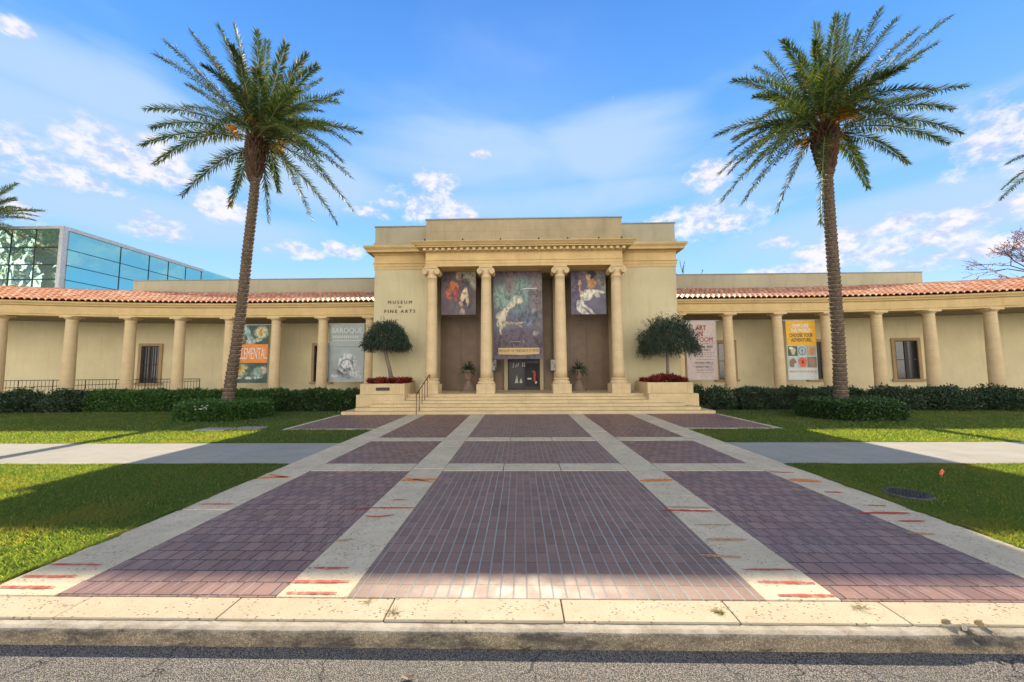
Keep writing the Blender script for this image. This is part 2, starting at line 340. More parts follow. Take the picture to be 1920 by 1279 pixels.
def bark(name, c1, c2, sc_=14):
    t = NT(name); f = t.noise(sc_, 6, .7, sxyz=(1, 1, .5)); g = t.n('ShaderNodeNewGeometry')
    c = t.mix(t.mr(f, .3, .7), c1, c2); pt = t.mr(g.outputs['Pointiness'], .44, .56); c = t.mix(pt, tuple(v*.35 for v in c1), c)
    return t.bsdf(c, .9, .2, bump=t.noise(40, 5, .7), bstr=.6, bdist=.02)
def palm_bark():
    t = NT('palm_bark'); X, Y, Z = xyz(t); f = t.noise(16, 6, .7, sxyz=(1, 1, .6))
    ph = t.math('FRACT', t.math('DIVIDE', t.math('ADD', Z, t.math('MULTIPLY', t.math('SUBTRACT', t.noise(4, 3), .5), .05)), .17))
    c = t.mix(t.mr(f, .3, .7), (.075, .052, .036), (.20, .145, .095)); c = t.mix(t.math('MULTIPLY', t.mr(ph, .80, .97), t.mr(t.noise(7, 4), .4, .6)), c, (.33, .26, .18)); c = t.mix(t.math('MULTIPLY', t.math('SUBTRACT', 1.0, t.mr(ph, .02, .30)), .85), c, (.035, .024, .017))  # crease shade and lighter lip edges are put into the ring colour
    return t.bsdf(c, .9, .2, bump=t.noise(40, 5, .7), bstr=.6, bdist=.02)
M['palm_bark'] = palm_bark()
M['palm_boss'] = bark('palm_leaf_bases', (.05, .032, .022), (.15, .085, .05), 8)
M['bark'] = bark('tree_bark', (.14, .11, .08), (.26, .21, .16))

def glass_mat(name, c, rough=.03, wav=.0, scale=1.5):
    t = NT(name); f = t.noise(scale, 2, .5, dist=.5)
    return t.bsdf(c, rough, 1.0, bump=f if wav else None, bstr=wav, bdist=.1, metal=.85)
M['glass_teal'] = glass_mat('teal_mirror_glass', (.60, .95, .88), .02, .30, .55)
M['glass_blue'] = glass_mat('blue_mirror_glass', (.24, .60, .66), .03, .03)
M['pane'] = plain('dark_window_glass', (.012, .014, .017), .04, .0, .8, var=.05)
M['black_glass'] = plain('dark_interior', (.012, .011, .014), .3)

# ---------------------------------------------------------------- mesh helpers
class MB:
    def __init__(s): s.v = []; s.f = []
    def add(s, vs, fs):
        k = len(s.v); s.v += [tuple(p) for p in vs]; s.f += [tuple(i+k for i in f) for f in fs]
    def box(s, x0, x1, y0, y1, z0, z1):
        s.add([(x0,y0,z0),(x1,y0,z0),(x1,y1,z0),(x0,y1,z0),(x0,y0,z1),(x1,y0,z1),(x1,y1,z1),(x0,y1,z1)],
              [(0,3,2,1),(4,5,6,7),(0,1,5,4),(1,2,6,5),(2,3,7,6),(3,0,4,7)]); return s
    def chbox(s, x0, x1, y0, y1, z0, z1, c=.01):
        """box with chamfered vertical and top edges"""
        pr = [(x0+c,y0),(x1-c,y0),(x1,y0+c),(x1,y1-c),(x1-c,y1),(x0+c,y1),(x0,y1-c),(x0,y0+c)]
        cx, cy = (x0+x1)/2, (y0+y1)/2
        ins = [(px+(c if px < cx else -c), py+(c if py < cy else -c)) for px, py in pr]
        V = [(a,b,z0) for a,b in pr]+[(a,b,z1-c) for a,b in pr]+[(a,b,z1) for a,b in ins]
        F = [tuple(range(7,-1,-1)), tuple(range(16,24))]
        for k in (0,8):
            for i in range(8): j=(i+1)%8; F.append((k+i,k+j,k+8+j,k+8+i))
        s.add(V,F); return s
    def lathe(s, cx, cy, prof, n=24, close=True):
        k = len(s.v)
        for r, z in prof:
            for i in range(n): a = 2*math.pi*i/n; s.v.append((cx+r*math.cos(a), cy+r*math.sin(a), z))
        for j in range(len(prof)-1):
            for i in range(n): i2=(i+1)%n; s.f.append((k+j*n+i, k+j*n+i2, k+(j+1)*n+i2, k+(j+1)*n+i))
        if close:
            s.f.append(tuple(k+i for i in range(n-1,-1,-1))); s.f.append(tuple(k+(len(prof)-1)*n+i for i in range(n)))
        return s
    def tube(s, pts, r, n=8, caps=True):
        pts = [Vector(p) for p in pts]; k = len(s.v); rs = r if isinstance(r, (list, tuple)) else [r]*len(pts)
        ref = Vector((0,0,1)); prev = None
        for i, p in enumerate(pts):
            t = (pts[min(i+1,len(pts)-1)]-pts[max(i-1,0)]).normalized()
            if prev is None:
                a = t.cross(ref if abs(t.z) < .95 else Vector((1,0,0))).normalized()
            else: a = (prev - t*prev.dot(t)).normalized()
            prev = a; b = t.cross(a)
            for j in range(n):
                q = 2*math.pi*j/n; s.v.append(tuple(p+(a*math.cos(q)+b*math.sin(q))*rs[i]))
        for i in range(len(pts)-1):
            for j in range(n): j2=(j+1)%n; s.f.append((k+i*n+j, k+i*n+j2, k+(i+1)*n+j2, k+(i+1)*n+j))
        if caps: s.f.append(tuple(k+j for j in range(n-1,-1,-1))); s.f.append(tuple(k+(len(pts)-1)*n+j for j in range(n)))
        return s
    def extrude_x(s, prof, x0, x1):
        """closed (y,z) profile extruded along x"""
        n = len(prof); s.add([(x0,y,z) for y,z in prof]+[(x1,y,z) for y,z in prof],
              [tuple(range(n)), tuple(range(2*n-1,n-1,-1))]+[(i,n+i,n+(i+1)%n,(i+1)%n) for i in range(n)]); return s
    def sweep(s, path, prof, caps=True):
        """closed profile [(out,z)] swept along plan path [(x,y)]; out is measured along the path's camera-side normal"""
        P = [Vector((a,b)) for a,b in path]; n = len(prof); k = len(s.v)
        for i, p in enumerate(P):
            t = (P[min(i+1,len(P)-1)]-P[max(i-1,0)]).normalized(); nr = Vector((t.y,-t.x))
            if nr.y > 0: nr = -nr
            for o, z in prof: q = p+nr*o; s.v.append((q.x,q.y,z))
        for i in range(len(P)-1):
            for j in range(n): j2=(j+1)%n; s.f.append((k+i*n+j, k+(i+1)*n+j, k+(i+1)*n+j2, k+i*n+j2))
        if caps: s.f.append(tuple(k+j for j in range(n))); s.f.append(tuple(k+(len(P)-1)*n+j for j in range(n-1,-1,-1)))
        return s
    def mesh(s, name, mat, smooth=False, fixn=True):
        me = bpy.data.meshes.new(name); me.from_pydata(s.v, [], s.f)
        mats = mat if isinstance(mat, list) else [mat]
        for m_ in mats: me.materials.append(m_)
        if fixn:
            import bmesh
            b = bmesh.new(); b.from_mesh(me); bmesh.ops.recalc_face_normals(b, faces=b.faces); b.to_mesh(me); b.free()
        if smooth: me.polygons.foreach_set('use_smooth', [True]*len(me.polygons))
        return me
    def build(s, name, mat, parent=None, smooth=False, loc=None, fixn=True, **tags):
        return link(s.mesh(name, mat, smooth, fixn), name, parent, loc, **tags)
def link(me, name, parent=None, loc=None, label=None, cat=None, group=None, kind=None):
    o = bpy.data.objects.new(name, me); col.objects.link(o)
    if loc: o.location = loc
    if parent:
        o.parent = parent
        w = Matrix.Identity(4); q = parent
        while q is not None: w = Matrix.Translation(q.location) @ w if q.parent is None else w; last = q; q = q.parent
        o.matrix_parent_inverse = Matrix.Translation(-last.location) if parent is last else Matrix.Identity(4)
        if parent is not last and parent.location.length > 1e-9: o.matrix_parent_inverse = Matrix.Translation(-parent.location)
    tag(o, label, cat, group, kind); return o
def tag(o, label=None, cat=None, group=None, kind=None):
    if label: o['label'] = label
    if cat: o['category'] = cat
    if group: o['group'] = group
    if kind: o['kind'] = kind
    return o
def thing(name, loc, label, cat, group=None, kind=None):
    o = bpy.data.objects.new(name, None); col.objects.link(o); o.location = loc; o.empty_display_size = .2
    return tag(o, label, cat, group, kind)
def quads_mesh(name, V, mat, nper):
    """V: (N, nper, 3) array, faces from each island of nper vertices"""
    N = V.shape[0]; me = bpy.data.meshes.new(name); me.vertices.add(N*nper); me.vertices.foreach_set('co', V.reshape(-1).astype('f'))
    me.loops.add(N*nper); me.loops.foreach_set('vertex_index', np.arange(N*nper, dtype='i'))
    me.polygons.add(N); me.polygons.foreach_set('loop_start', np.arange(0, N*nper, nper, dtype='i')); me.polygons.foreach_set('loop_total', np.full(N, nper, dtype='i'))
    me.update(calc_edges=True); me.materials.append(mat); me.validate(); return me
def diamonds(P, D, S, length, width):
    """leaf shaped quads: base P, direction D, side S"""
    length = np.asarray(length).reshape(-1,1); width = np.asarray(width).reshape(-1,1)
    return np.stack([P, P+D*length*.45+S*width*.5, P+D*length, P+D*length*.45-S*width*.5], 1)
def unit(a): return a/np.maximum(np.linalg.norm(a, axis=-1, keepdims=True), 1e-9)
def rand_dirs(n, rng=RNG): return unit(rng.normal(size=(n,3)))
def text_mesh(txt, size, depth, name, mat, parent, loc, align='CENTER', bold=0.0, sx=1.0, spacing=1.0, fit=None):
    cu = bpy.data.curves.new(name, 'FONT'); cu.body = txt; cu.size = size; cu.extrude = depth; cu.align_x = align; cu.align_y = 'CENTER'; cu.offset = 0 if 'M' in txt else bold; cu.space_character = spacing; cu.resolution_u = 3
    to = bpy.data.objects.new(name, cu); col.objects.link(to)
    me = bpy.data.meshes.new_from_object(to); bpy.data.objects.remove(to)
    R = Matrix.Rotation(math.pi/2, 4, 'X') @ Matrix.Diagonal((sx,1,1,1)); me.transform(R); me.transform(Matrix.Translation(loc))
    me.materials.clear(); me.materials.append(mat)
    if fit:
        xs_ = [v.co.x for v in me.vertices]; f_ = fit/(max(xs_)-min(xs_)); me.transform(Matrix.Translation((loc.x, 0, 0)) @ Matrix.Diagonal((f_, 1, 1, 1)) @ Matrix.Translation((-(max(xs_)+min(xs_))/2, 0, 0)))
    return link(me, name, parent)

# ---------------------------------------------------------------- ground, road, paving
S_ = dict(kind='structure')
def sheet(name, mat, x0, x1, y0, y1, z, t=.05, parent=None, **k):
    return MB().box(x0, x1, y0, y1, z-t, z).build(name, mat, parent, **(k or S_))
sheet('ground', M['lawn'], -400, 400, 2.9, 900, -.035, .1)
sheet('road', M['asphalt'], -400, 400, -14, 2.80, -.11, .1)
sheet('pavement', M['sidewalk'], -400, 400, -60, -14.0, -.10, .1)
for sgn, nm in ((-1, 'left'), (1, 'right')):
    a, b = sorted((sgn*4.95, sgn*60))
    mb = MB(); x = 4.955
    while x < 60:
        x2 = x+2.1; mb.chbox(*sorted((sgn*x, sgn*(x2-.012))), 7.5, 9.65, -.06, 0, .006); x = x2
    mb.build('sidewalk', M['sidewalk'], **S_)
YR = [(3.2, 7.03), (7.57, 9.90), (10.40, 15.6)]
mb = MB()
for a, b in YR: mb.box(-1.73, 1.73, a+.004, b-.004, -.05, -.003)
mb.build('brick_paving', M['brick_centre'], **S_)
for sgn in (-1, 1):
    mb = MB()
    for a, b in YR: mb.box(*sorted((sgn*2.344, sgn*4.246)), a+.004, b-.004, -.05, -.003)
    mb.box(*sorted((sgn*4.955, sgn*7.80)), 11.98, 15.6, -.05, -.003)
    mb.build('brick_paving', M['brick_outer'], **S_)
# coral stone bands laid as separate slabs
def slabs(mb, x0, x1, y0, y1, along, step, gap=.014):
    s0, s1 = (y0, y1) if along == 'y' else (x0, x1); p = s0
    while p < s1-.02:
        q = min(p+step*random.uniform(.94, 1.06), s1)
        if s1-q < step*.3: q = s1
        z = random.uniform(-.002, .003)
        if along == 'y': mb.chbox(x0, x1, p+gap/2, q-gap/2, -.06, z, .005)
        else: mb.chbox(p+gap/2, q-gap/2, y0, y1, -.06, z, .005)
        p = q
strip = MB()
for sgn in (-1, 1):
    a, b = sorted((sgn*1.733, sgn*2.34)); slabs(strip, a, b, 3.2, 15.58, 'y', 2.0)
    a, b = sorted((sgn*4.25, sgn*4.95)); slabs(strip, a, b, 3.2, 15.58, 'y', 2.0)
    for y0, y1 in ((7.035, 7.565), (9.905, 10.395)):
        a, b = sorted((sgn*2.344, sgn*4.246)); slabs(strip, a, b, y0, y1, 'x', 1.15)
    a, b = sorted((sgn*7.805, sgn*7.95)); slabs(strip, a, b, 11.84, 15.6, 'y', 1.3)
    a, b = sorted((sgn*4.955, sgn*7.80)); slabs(strip, a, b, 11.84, 11.975, 'x', 1.3)
for y0, y1 in ((7.035, 7.565), (9.905, 10.395)): slabs(strip, -1.73, 1.73, y0, y1, 'x', 1.15)
stone_border = strip.build('stone_border', M['coral'], **S_)
fb = MB(); slabs(fb, -30, 30, 2.93, 3.195, 'x', 1.32, .010)
fb.build('stone_edging', M['coral_front'], **S_)
def kerb():
    xs = np.arange(-14, 14.01, .02); prof = [(2.925, -.012), (2.87, -.010), (2.835, -.016), (2.818, -.032), (2.812, -.06), (2.806, -.09), (2.80, -.125)]
    V = []; F = []; n = len(prof)
    from mathutils import noise as nz
    for x in xs:
        chip = math.exp(-((x-2.95)/.16)**2)*(.6+.6*nz.noise(Vector((x*14, 0, 0))))
        for j, (y, z) in enumerate(prof):
            d = nz.noise(Vector((x*3, j*.7, 0)))*.004 + nz.noise(Vector((x*17, j*2.1, 5)))*.0035
            cy = chip*(.055 if 1 <= j <= 3 else 0.0); cz = chip*(.022 if 1 <= j <= 3 else 0)
            V.append((x, y+d+cy, z+d*.5-cz))
    for i in range(len(xs)-1):
        for j in range(n-1): F.append((i*n+j, i*n+j+1, (i+1)*n+j+1, (i+1)*n+j))
    m_ = MB(); m_.v = V; m_.f = F; m_.box(-400, -14, 2.80, 2.925, -.16, -.012); m_.box(14, 400, 2.80, 2.925, -.16, -.012)
    m_.build('kerb', M['kerb'], fixn=True, **S_)
kerb()
# loose chips of broken stone and sand at the edging joints
# painted survey marks on the stone
M['paint_red'] = None
def paint(name, c):
    t = NT(name); f = t.noise(26, 5, .7, sxyz=(.6, 1.6, 1)); b = t.n('ShaderNodeBsdfPrincipled'); t.put(b.inputs['Base Color'], c); b.inputs['Roughness'].default_value = .7
    tr = t.n('ShaderNodeBsdfTransparent'); ms = t.n('ShaderNodeMixShader'); t.put(ms.inputs[0], t.mr(f, .34, .52)); t.t.links.new(tr.outputs[0], ms.inputs[1]); t.t.links.new(b.outputs[0], ms.inputs[2]); t.t.links.new(ms.outputs[0], t.out.inputs[0])
    return t.m
M['paint_red'] = paint('red_spray_paint', (.58, .055, .03)); M['paint_orange'] = paint('orange_spray_paint', (.88, .25, .03)); M['paint_faint'] = paint('faded_orange_paint', (.55, .30, .14))
def stroke(p0, p1, w, mat, arc=0.0, name='paint_mark', label=None):
    a = onz(*p0); b = onz(*p1); n_ = 10; V = []; d = (b-a); nrm = Vector((-d.y, d.x, 0)).normalized()
    for i in range(n_+1):
        t = i/n_; p = a+d*t+nrm*arc*math.sin(math.pi*t); ww = w*(1-.6*abs(2*t-1)**4)*random.uniform(.8, 1.2)
        V += [(p.x+nrm.x*ww/2, p.y+nrm.y*ww/2, .0065), (p.x-nrm.x*ww/2, p.y-nrm.y*ww/2, .0065)]
    m_ = MB(); m_.add(V, [(2*i, 2*i+1, 2*i+3, 2*i+2) for i in range(n_)])
    m_.build(name, mat, stone_border, fixn=False, label=label)
R_, O_, F_ = M['paint_red'], M['paint_orange'], M['paint_faint']
for a in (((370,946),(440,946),.04,R_), ((92,1059),(190,1060),.03,R_), ((42,1081),(145,1081),.03,R_), ((2,1101),(103,1102),.035,R_),
          ((662,953),(778,953),.05,R_), ((733,939),(765,939),.03,R_,.03), ((685,968),(738,966),.04,R_,-.04), ((577,1066),(655,1066),.028,R_), ((540,1091),(655,1091),.035,R_), ((537,1112),(632,1113),.03,R_),
          ((1242,957),(1338,959),.06,R_), ((1393,1069),(1490,1069),.03,R_), ((1420,1092),(1527,1094),.035,R_), ((1458,1117),(1565,1118),.035,R_),
          ((1250,951),(1330,953),.05,F_), ((752,901),(820,899),.13,O_), ((755,896),(815,905),.06,O_), ((1200,902),(1262,900),.14,O_), ((480,897),(545,894),.11,O_), ((505,890),(540,897),.08,O_),
          ((1440,885),(1490,887),.05,R_), ((1480,900),(1540,903),.2,O_), ((1608,962),(1705,963),.08,R_), ((1627,948),(1662,949),.04,R_), ((1685,978),(1735,978),.05,R_), ((1700,1000),(1755,1003),.06,F_),
          ((1300,985),(1370,985),.03,F_), ((1325,1012),(1400,1013),.06,F_), ((1310,1042),(1390,1046),.05,F_), ((1545,923),(1580,924),.05,R_), ((630,1015),(665,1012),.04,F_), ((200,1005),(260,990),.05,F_)):
    stroke(*a)

# ---------------------------------------------------------------- museum building
MUS = thing('museum_building', (0, 19, 0), 'cream classical museum with ionic portico, broad steps and tiled colonnade wings', 'building')
# stairs
st = MB()
RH = .73/6; HW = [7.85, 7.42, 6.9, 6.4, 5.6, 5.6]
for i in range(6):
    y0 = 15.6+.35*i
    st.chbox(-HW[i], HW[i], y0, 19.05-.002*i, -.04 if i == 0 else RH*i-.02, RH*(i+1), .012)
st.build('steps', M['step'], MUS)
MB().box(-7.9, 7.9, 19.03, 21.0, -.05, .727).build('portico_floor', M['step'], MUS)
for sgn in (-1, 1):
    a, b = sorted((sgn*5.5, sgn*7.72)); MB().chbox(a, b, 16.72, 19.04, .2, .752, .012).build('stair_pedestal', M['step'], MUS)
# ionic columns
def ionic():
    H0, H1 = .73, 6.93
    sh = MB(); pl = MB(); cp = MB()
    pl.chbox(-.44, .44, -.44, .44, H0-.002, H0+.44, .02)
    base = [(.40,.44),(.42,.50),(.40,.56),(.345,.58),(.335,.62),(.36,.65),(.375,.68),(.36,.71),(.31,.73)]
    pl.lathe(0, 0, [(r, H0+z) for r, z in base], 32)
    pr = []
    for i in range(15):
        t = i/14; pr.append((.285-.045*t**1.6, H0+.73+(H1-.55-H0-.73)*t))
    pr += [(.258, H1-.545), (.267, H1-.53), (.258, H1-.515), (.241, H1-.50), (.243, H1-.36), (.29, H1-.28), (.30, H1-.22)]
    sh.lathe(0, 0, pr, 32)
    cp.chbox(-.33, .33, -.33, .33, H1-.08, H1, .015)            # abacus
    cp.box(-.29, .29, -.30, .30, H1-.22, H1-.081)
    for sx in (-1, 1):                                          # volutes, rolls running front to back
        cx_, cz_ = sx*.305, H1-.235
        ring = [(cx_+.13*math.cos(a), cz_+.145*math.sin(a)) for a in [2*math.pi*i/20 for i in range(20)]]
        V = [(x, -.33, z) for x, z in ring]+[(x, .33, z) for x, z in ring]; F = [tuple(range(20)), tuple(range(39,19,-1))]+[(i, 20+i, 20+(i+1)%20, (i+1)%20) for i in range(20)]
        cp.add(V, F)
        sp = []                                                # raised spiral on the front face
        for k in range(40):
            a = k/39*2*math.pi*2.1; r = .112*(1-k/39*.86); sp.append((cx_-sx*r*math.sin(a)*1.0, -.335, cz_+r*math.cos(a)))
        cp.tube(sp, [.018-.009*k/39 for k in range(40)], 6)
    return pl, sh, cp
pl, sh, cp = ionic()
mpl = pl.mesh('plinth', M['stone_col']); msh = sh.mesh('shaft', M['stone_col'], True); mcp = cp.mesh('capital', M['stone_col'])
CX = [-4.60, -1.90, 1.75, 4.52]
for x in CX:
    c = link(msh, 'portico_column', MUS, (x, 18, 0))
    for me, nm in ((mpl, 'plinth'), (mcp, 'capital')):
        q = bpy.data.objects.new(nm, me); col.objects.link(q); q.parent = c
# portico entablature (front plane y = 17.68)
def ent_profile(y, back, z0, rows): return [(back, z0)]+[(y+dy, z) for dy, z in rows]+[(back, rows[-1][1])]
E0 = 6.93
rows = [(0, E0), (0, 7.06), (-.02, 7.06), (-.02, 7.19), (-.05, 7.22), (-.05, 7.25), (.0, 7.29), (.0, 7.60), (-.04, 7.63), (-.10, 7.66)]
MB().extrude_x(ent_profile(17.68, 19.05, E0, rows), -4.86, 4.78).build('entablature', M['stone'], MUS)
den = MB().chbox(-.075, .075, 17.40, 17.60, 7.655, 7.79, .012).mesh('dentil', M['stone_col'])
for i in range(33): link(den, 'dentil', MUS, (-4.86+i*.3015, 0, 0))
rowsc = [(-.12, 7.663), (-.12, 7.80), (-.36, 7.803), (-.37, 7.85), (-.42, 7.87), (-.48, 7.94), (-.56, 8.01), (-.56, 8.04)]
def hip(mb, rows, x0, x1, yf, back, z0, extra=0):
    """moulding with returns: rows (dy<0 projects to camera), projected the same at both ends"""
    V = []; n = len(rows)
    for dy, z in rows: V += [(x0+dy, back, z), (x0+dy, yf+dy, z), (x1-dy, yf+dy, z), (x1-dy, back, z)]
    F = []
    for i in range(n-1):
        for j in range(3): F.append((4*i+j, 4*i+j+1, 4*i+4+j+1, 4*i+4+j))
        F.append((4*i+3, 4*i, 4*i+4, 4*i+7))
    F += [(0, 3, 2, 1), (4*n-4, 4*n-3, 4*n-2, 4*n-1)]
    mb.add(V, F)
m_ = MB(); hip(m_, rowsc, -4.86, 4.78, 17.68, 19.05, 7.6); m_.build('cornice', M['stone'], MUS)
# attic over the portico
m_ = MB(); m_.box(-4.93, 4.86, 17.98, 21.5, 8.03, 9.40); m_.build('attic', M['attic'], MUS)
MB().box(-4.97, 4.90, 17.94, 21.55, 9.403, 9.46).build('coping', M['coping'], MUS)
for x in (-4.85, -3.0, -1.15, .7, 2.1, 3.6, 4.7): MB().lathe(x, 17.45, [(.015, 8.03), (.015, 8.12), (.045, 8.15), (.045, 8.20), (.01, 8.25)], 10).build('lightning_rod', M['dark_metal'], MUS)
# side blocks
for sgn in (-1, 1):
    a, b = sorted((sgn*7.92, sgn*4.72)); MB().box(a, b, 19.05, 32, -.05, 7.17).build('block_wall', M['wall'], MUS)
    m_ = MB(); e0 = 7.17
    rr = [(0, e0), (-.03, e0+.002), (-.03, e0+.16), (-.05, e0+.17), (-.05, e0+.33), (-.09, e0+.36), (-.09, e0+.42), (-.03, e0+.44), (-.03, e0+.86), (-.08, e0+.89), (-.10, e0+.96), (-.34, e0+.98), (-.36, e0+1.10), (-.46, e0+1.22), (-.48, e0+1.30), (-.48, e0+1.33)]
    rr = [(p_, e0+(z_-e0)*.887) for p_, z_ in rr]
    hip(m_, rr, a if sgn < 0 else 4.90, -4.95 if sgn < 0 else b, 19.05, 31.9, 7.02); m_.build('side_cornice', M['stone'], MUS)
    a, b = sorted((sgn*8.0, sgn*4.90)); MB().box(a, b, 19.0, 31.7, 8.352, 8.62).build('parapet_base', M['wall_up'], MUS)
    a, b = sorted((sgn*7.95, sgn*4.90)); MB().box(a, b, 19.08, 31.6, 8.618, 9.50).build('parapet', M['wall_up'], MUS)
    a, b = sorted((sgn*7.99, sgn*4.90)); MB().box(a, b, 19.04, 31.65, 9.503, 9.56).build('coping', M['coping'], MUS)
# recess: side reveal, back wall, soffit
MB().box(-4.72, 4.72, 18.0, 21.0, 7.0, 7.06).build('portico_ceiling', M['ceiling'], MUS)
m_ = MB(); m_.box(-4.72, -1.05, 20.6, 20.9, .72, 7.0); m_.box(.97, 4.72, 20.6, 20.9, .72, 7.0); m_.box(-1.05, .97, 20.6, 20.9, 2.75, 7.0)
m_.build('portico_back_wall', M['niche'], MUS)
for x0, x1 in ((-4.55, -2.65), (2.55, 4.5)):     # tall blind panels of the side bays
    p = MB(); 
    for a, b, c, d in ((x0, x1, .75, .9), (x0, x1, 4.6, 4.72), (x0, x0+.12, .9, 4.6), (x1-.12, x1, .9, 4.6), ((x0+x1)/2-.04, (x0+x1)/2+.04, .9, 4.6)): p.box(a, b, 20.55, 20.598, c, d)
    p.build('wall_panel_frame', M['niche'], MUS)
for x in (-2.05, 1.95): MB().box(x-.33, x+.33, 20.3, 20.598, .73, 7.0).build('pilaster', M['niche_wall'], MUS)
# doorway
dr = MB(); dr.box(-1.12, -.93, 20.42, 20.597, .73, 2.9); dr.box(.85, 1.04, 20.42, 20.597, .73, 2.9); dr.box(-1.12, 1.04, 20.42, 20.597, 2.9, 3.0)
entrance = dr.build('entrance_door', M['niche_wall'], MUS)
fr = MB(); 
for a, b, c, d in ((-.93, -.88, .73, 2.75), (.80, .85, .73, 2.75), (-.93, .85, 2.68, 2.75), (-.06, -.02, .73, 2.70), (-.93, .85, .73, .80)): fr.box(a, b, 20.66, 20.72, c, d)
fr.build('door_frame', M['dark_metal'], entrance)
MB().box(-1.0, .95, 20.73, 20.74, .735, 2.75).build('door_glass', M['black_glass'], entrance)
MB().box(-1.04, .96, 20.88, 20.95, .735, 2.75).build('lobby_darkness', M['black_glass'], entrance)
def flat(mb, x0, x1, y, z0, z1): mb.add([(x0,y,z0),(x1,y,z0),(x1,y,z1),(x0,y,z1)], [(0,1,2,3)])
POST = {}
def colr(name, c, rough=.6): 
    if name not in POST: POST[name] = plain(name, c, rough, var=.06)
    return POST[name]
MB().box(-.13, .03, 20.69, 20.70, 2.0, 2.25).build('notice_sheet', colr('paper_grey', (.45, .42, .38)), entrance)
ps = MB(); ps.box(.02, .78, 20.70, 20.722, .9, 2.2); ps.build('door_poster', colr('poster_black', (.01, .01, .015)), entrance)
def poly(mb, pts, y, th=.004): 
    n = len(pts); mb.add([(x,y,z) for x,z in pts]+[(x,y+th,z) for x,z in pts], [tuple(range(n)), tuple(range(2*n-1,n-1,-1))]+[(i,(i+1)%n,n+(i+1)%n,n+i) for i in range(n)])
m_ = MB(); poly(m_, [(.40,1.75),(.50,1.65),(.52,1.2),(.66,1.0),(.60,1.35),(.64,1.65),(.56,1.80)], 20.694); m_.build('poster_figure', colr('poster_red', (.55, .05, .02)), entrance)
MB().box(.16, .38, 20.694, 20.698, 1.30, 1.38).build('poster_print', colr('poster_white', (.6, .6, .58)), entrance)
m_ = MB(); poly(m_, [(.60,1.05),(.70,1.10),(.68,1.2),(.60,1.16)], 20.69); m_.build('poster_print', colr('poster_white', (.6, .6, .58)), entrance)
m_ = MB()
for a in ((-.66,-.58,1.95,2.2),(-.52,-.42,1.95,2.15),(-.40,-.30,2.0,2.22)): poly(m_, [(a[0],a[2]),(a[0]+.04,a[2]),(a[1],a[3]),(a[1]-.05,a[3])], 20.694)
m_.build('lobby_lights', colr('display_cream', (.42, .42, .36)), entrance); m_ = MB(); poly(m_, [(-.55,1.1),(-.35,1.1),(-.38,1.3),(-.42,1.55),(-.48,1.35)], 20.694); m_.build('lobby_display', colr('display_cream', (.42, .42, .36)), entrance); m_ = MB(); poly(m_, [(-.28,1.1),(-.12,1.1),(-.14,1.25),(-.2,1.38),(-.26,1.25)], 20.694)
m_.build('lobby_display', colr('display_cream', (.42, .42, .36)), entrance)
# wall lettering
text_mesh('MUSEUM', .235, .01, 'lettering', M['letter'], MUS, Vector((-6.54, 19.03, 5.42)), bold=.003, spacing=1.55, fit=1.26)
text_mesh('OF', .12, .01, 'lettering', M['letter'], MUS, Vector((-6.54, 19.03, 5.18)), spacing=1.2)
text_mesh('FINE ARTS', .235, .01, 'lettering', M['letter'], MUS, Vector((-6.54, 19.03, 4.94)), bold=.003, spacing=1.55, fit=1.62)

# wings ---------------------------------------------------------
def wy(x, off=0.0):
    x = abs(x); return 21.0-(.0113*(x-15)**2 if x > 15 else 0)+off
def wpath(sgn, x0, x1, n=60, off=0.0):
    out = []
    for i in range(n+1):
        x = x0+(x1-x0)*i/n; s = .0226*(x-15) if x > 15 else 0; t = Vector((1, -s)).normalized(); nr = Vector((t.y, -t.x)); nr = nr if nr.y < 0 else -nr
        p = Vector((x, wy(x)))-nr*off; out.append((sgn*p.x, p.y))
    return out
XE = 33.0
cst = MB()
zb, zt = .50, 4.94
cst.chbox(-.36, .36, -.36, .36, zb-.02, zb+.10, .015)
cst.lathe(0, 0, [(.335, zb+.10), (.35, zb+.14), (.335, zb+.19), (.30, zb+.21)], 28)
pr = [(.285-.045*(i/10)**1.5, zb+.21+(zt-.34-zb-.21)*i/10) for i in range(11)]
pr += [(.24, zt-.34), (.262, zt-.325), (.262, zt-.305), (.24, zt-.29), (.242, zt-.20), (.27, zt-.17), (.315, zt-.11), (.325, zt-.085)]
cst.lathe(0, 0, pr, 28); cst.chbox(-.35, .35, -.35, .35, zt-.09, zt+.002, .01)
mcol = cst.mesh('colonnade_column', M['stone_col'])
CL = [(-1, x) for x in (8.9, 11.65, 14.4, 17.1, 19.85, 22.4, 25.15, 28.1)]+[(1, x) for x in (8.75, 11.55, 14.3, 17.0, 19.6, 22.1, 24.75, 27.4)]
for sgn, x in CL:
    link(mcol, 'colonnade_column', MUS, (sgn*x, wy(x), 0))
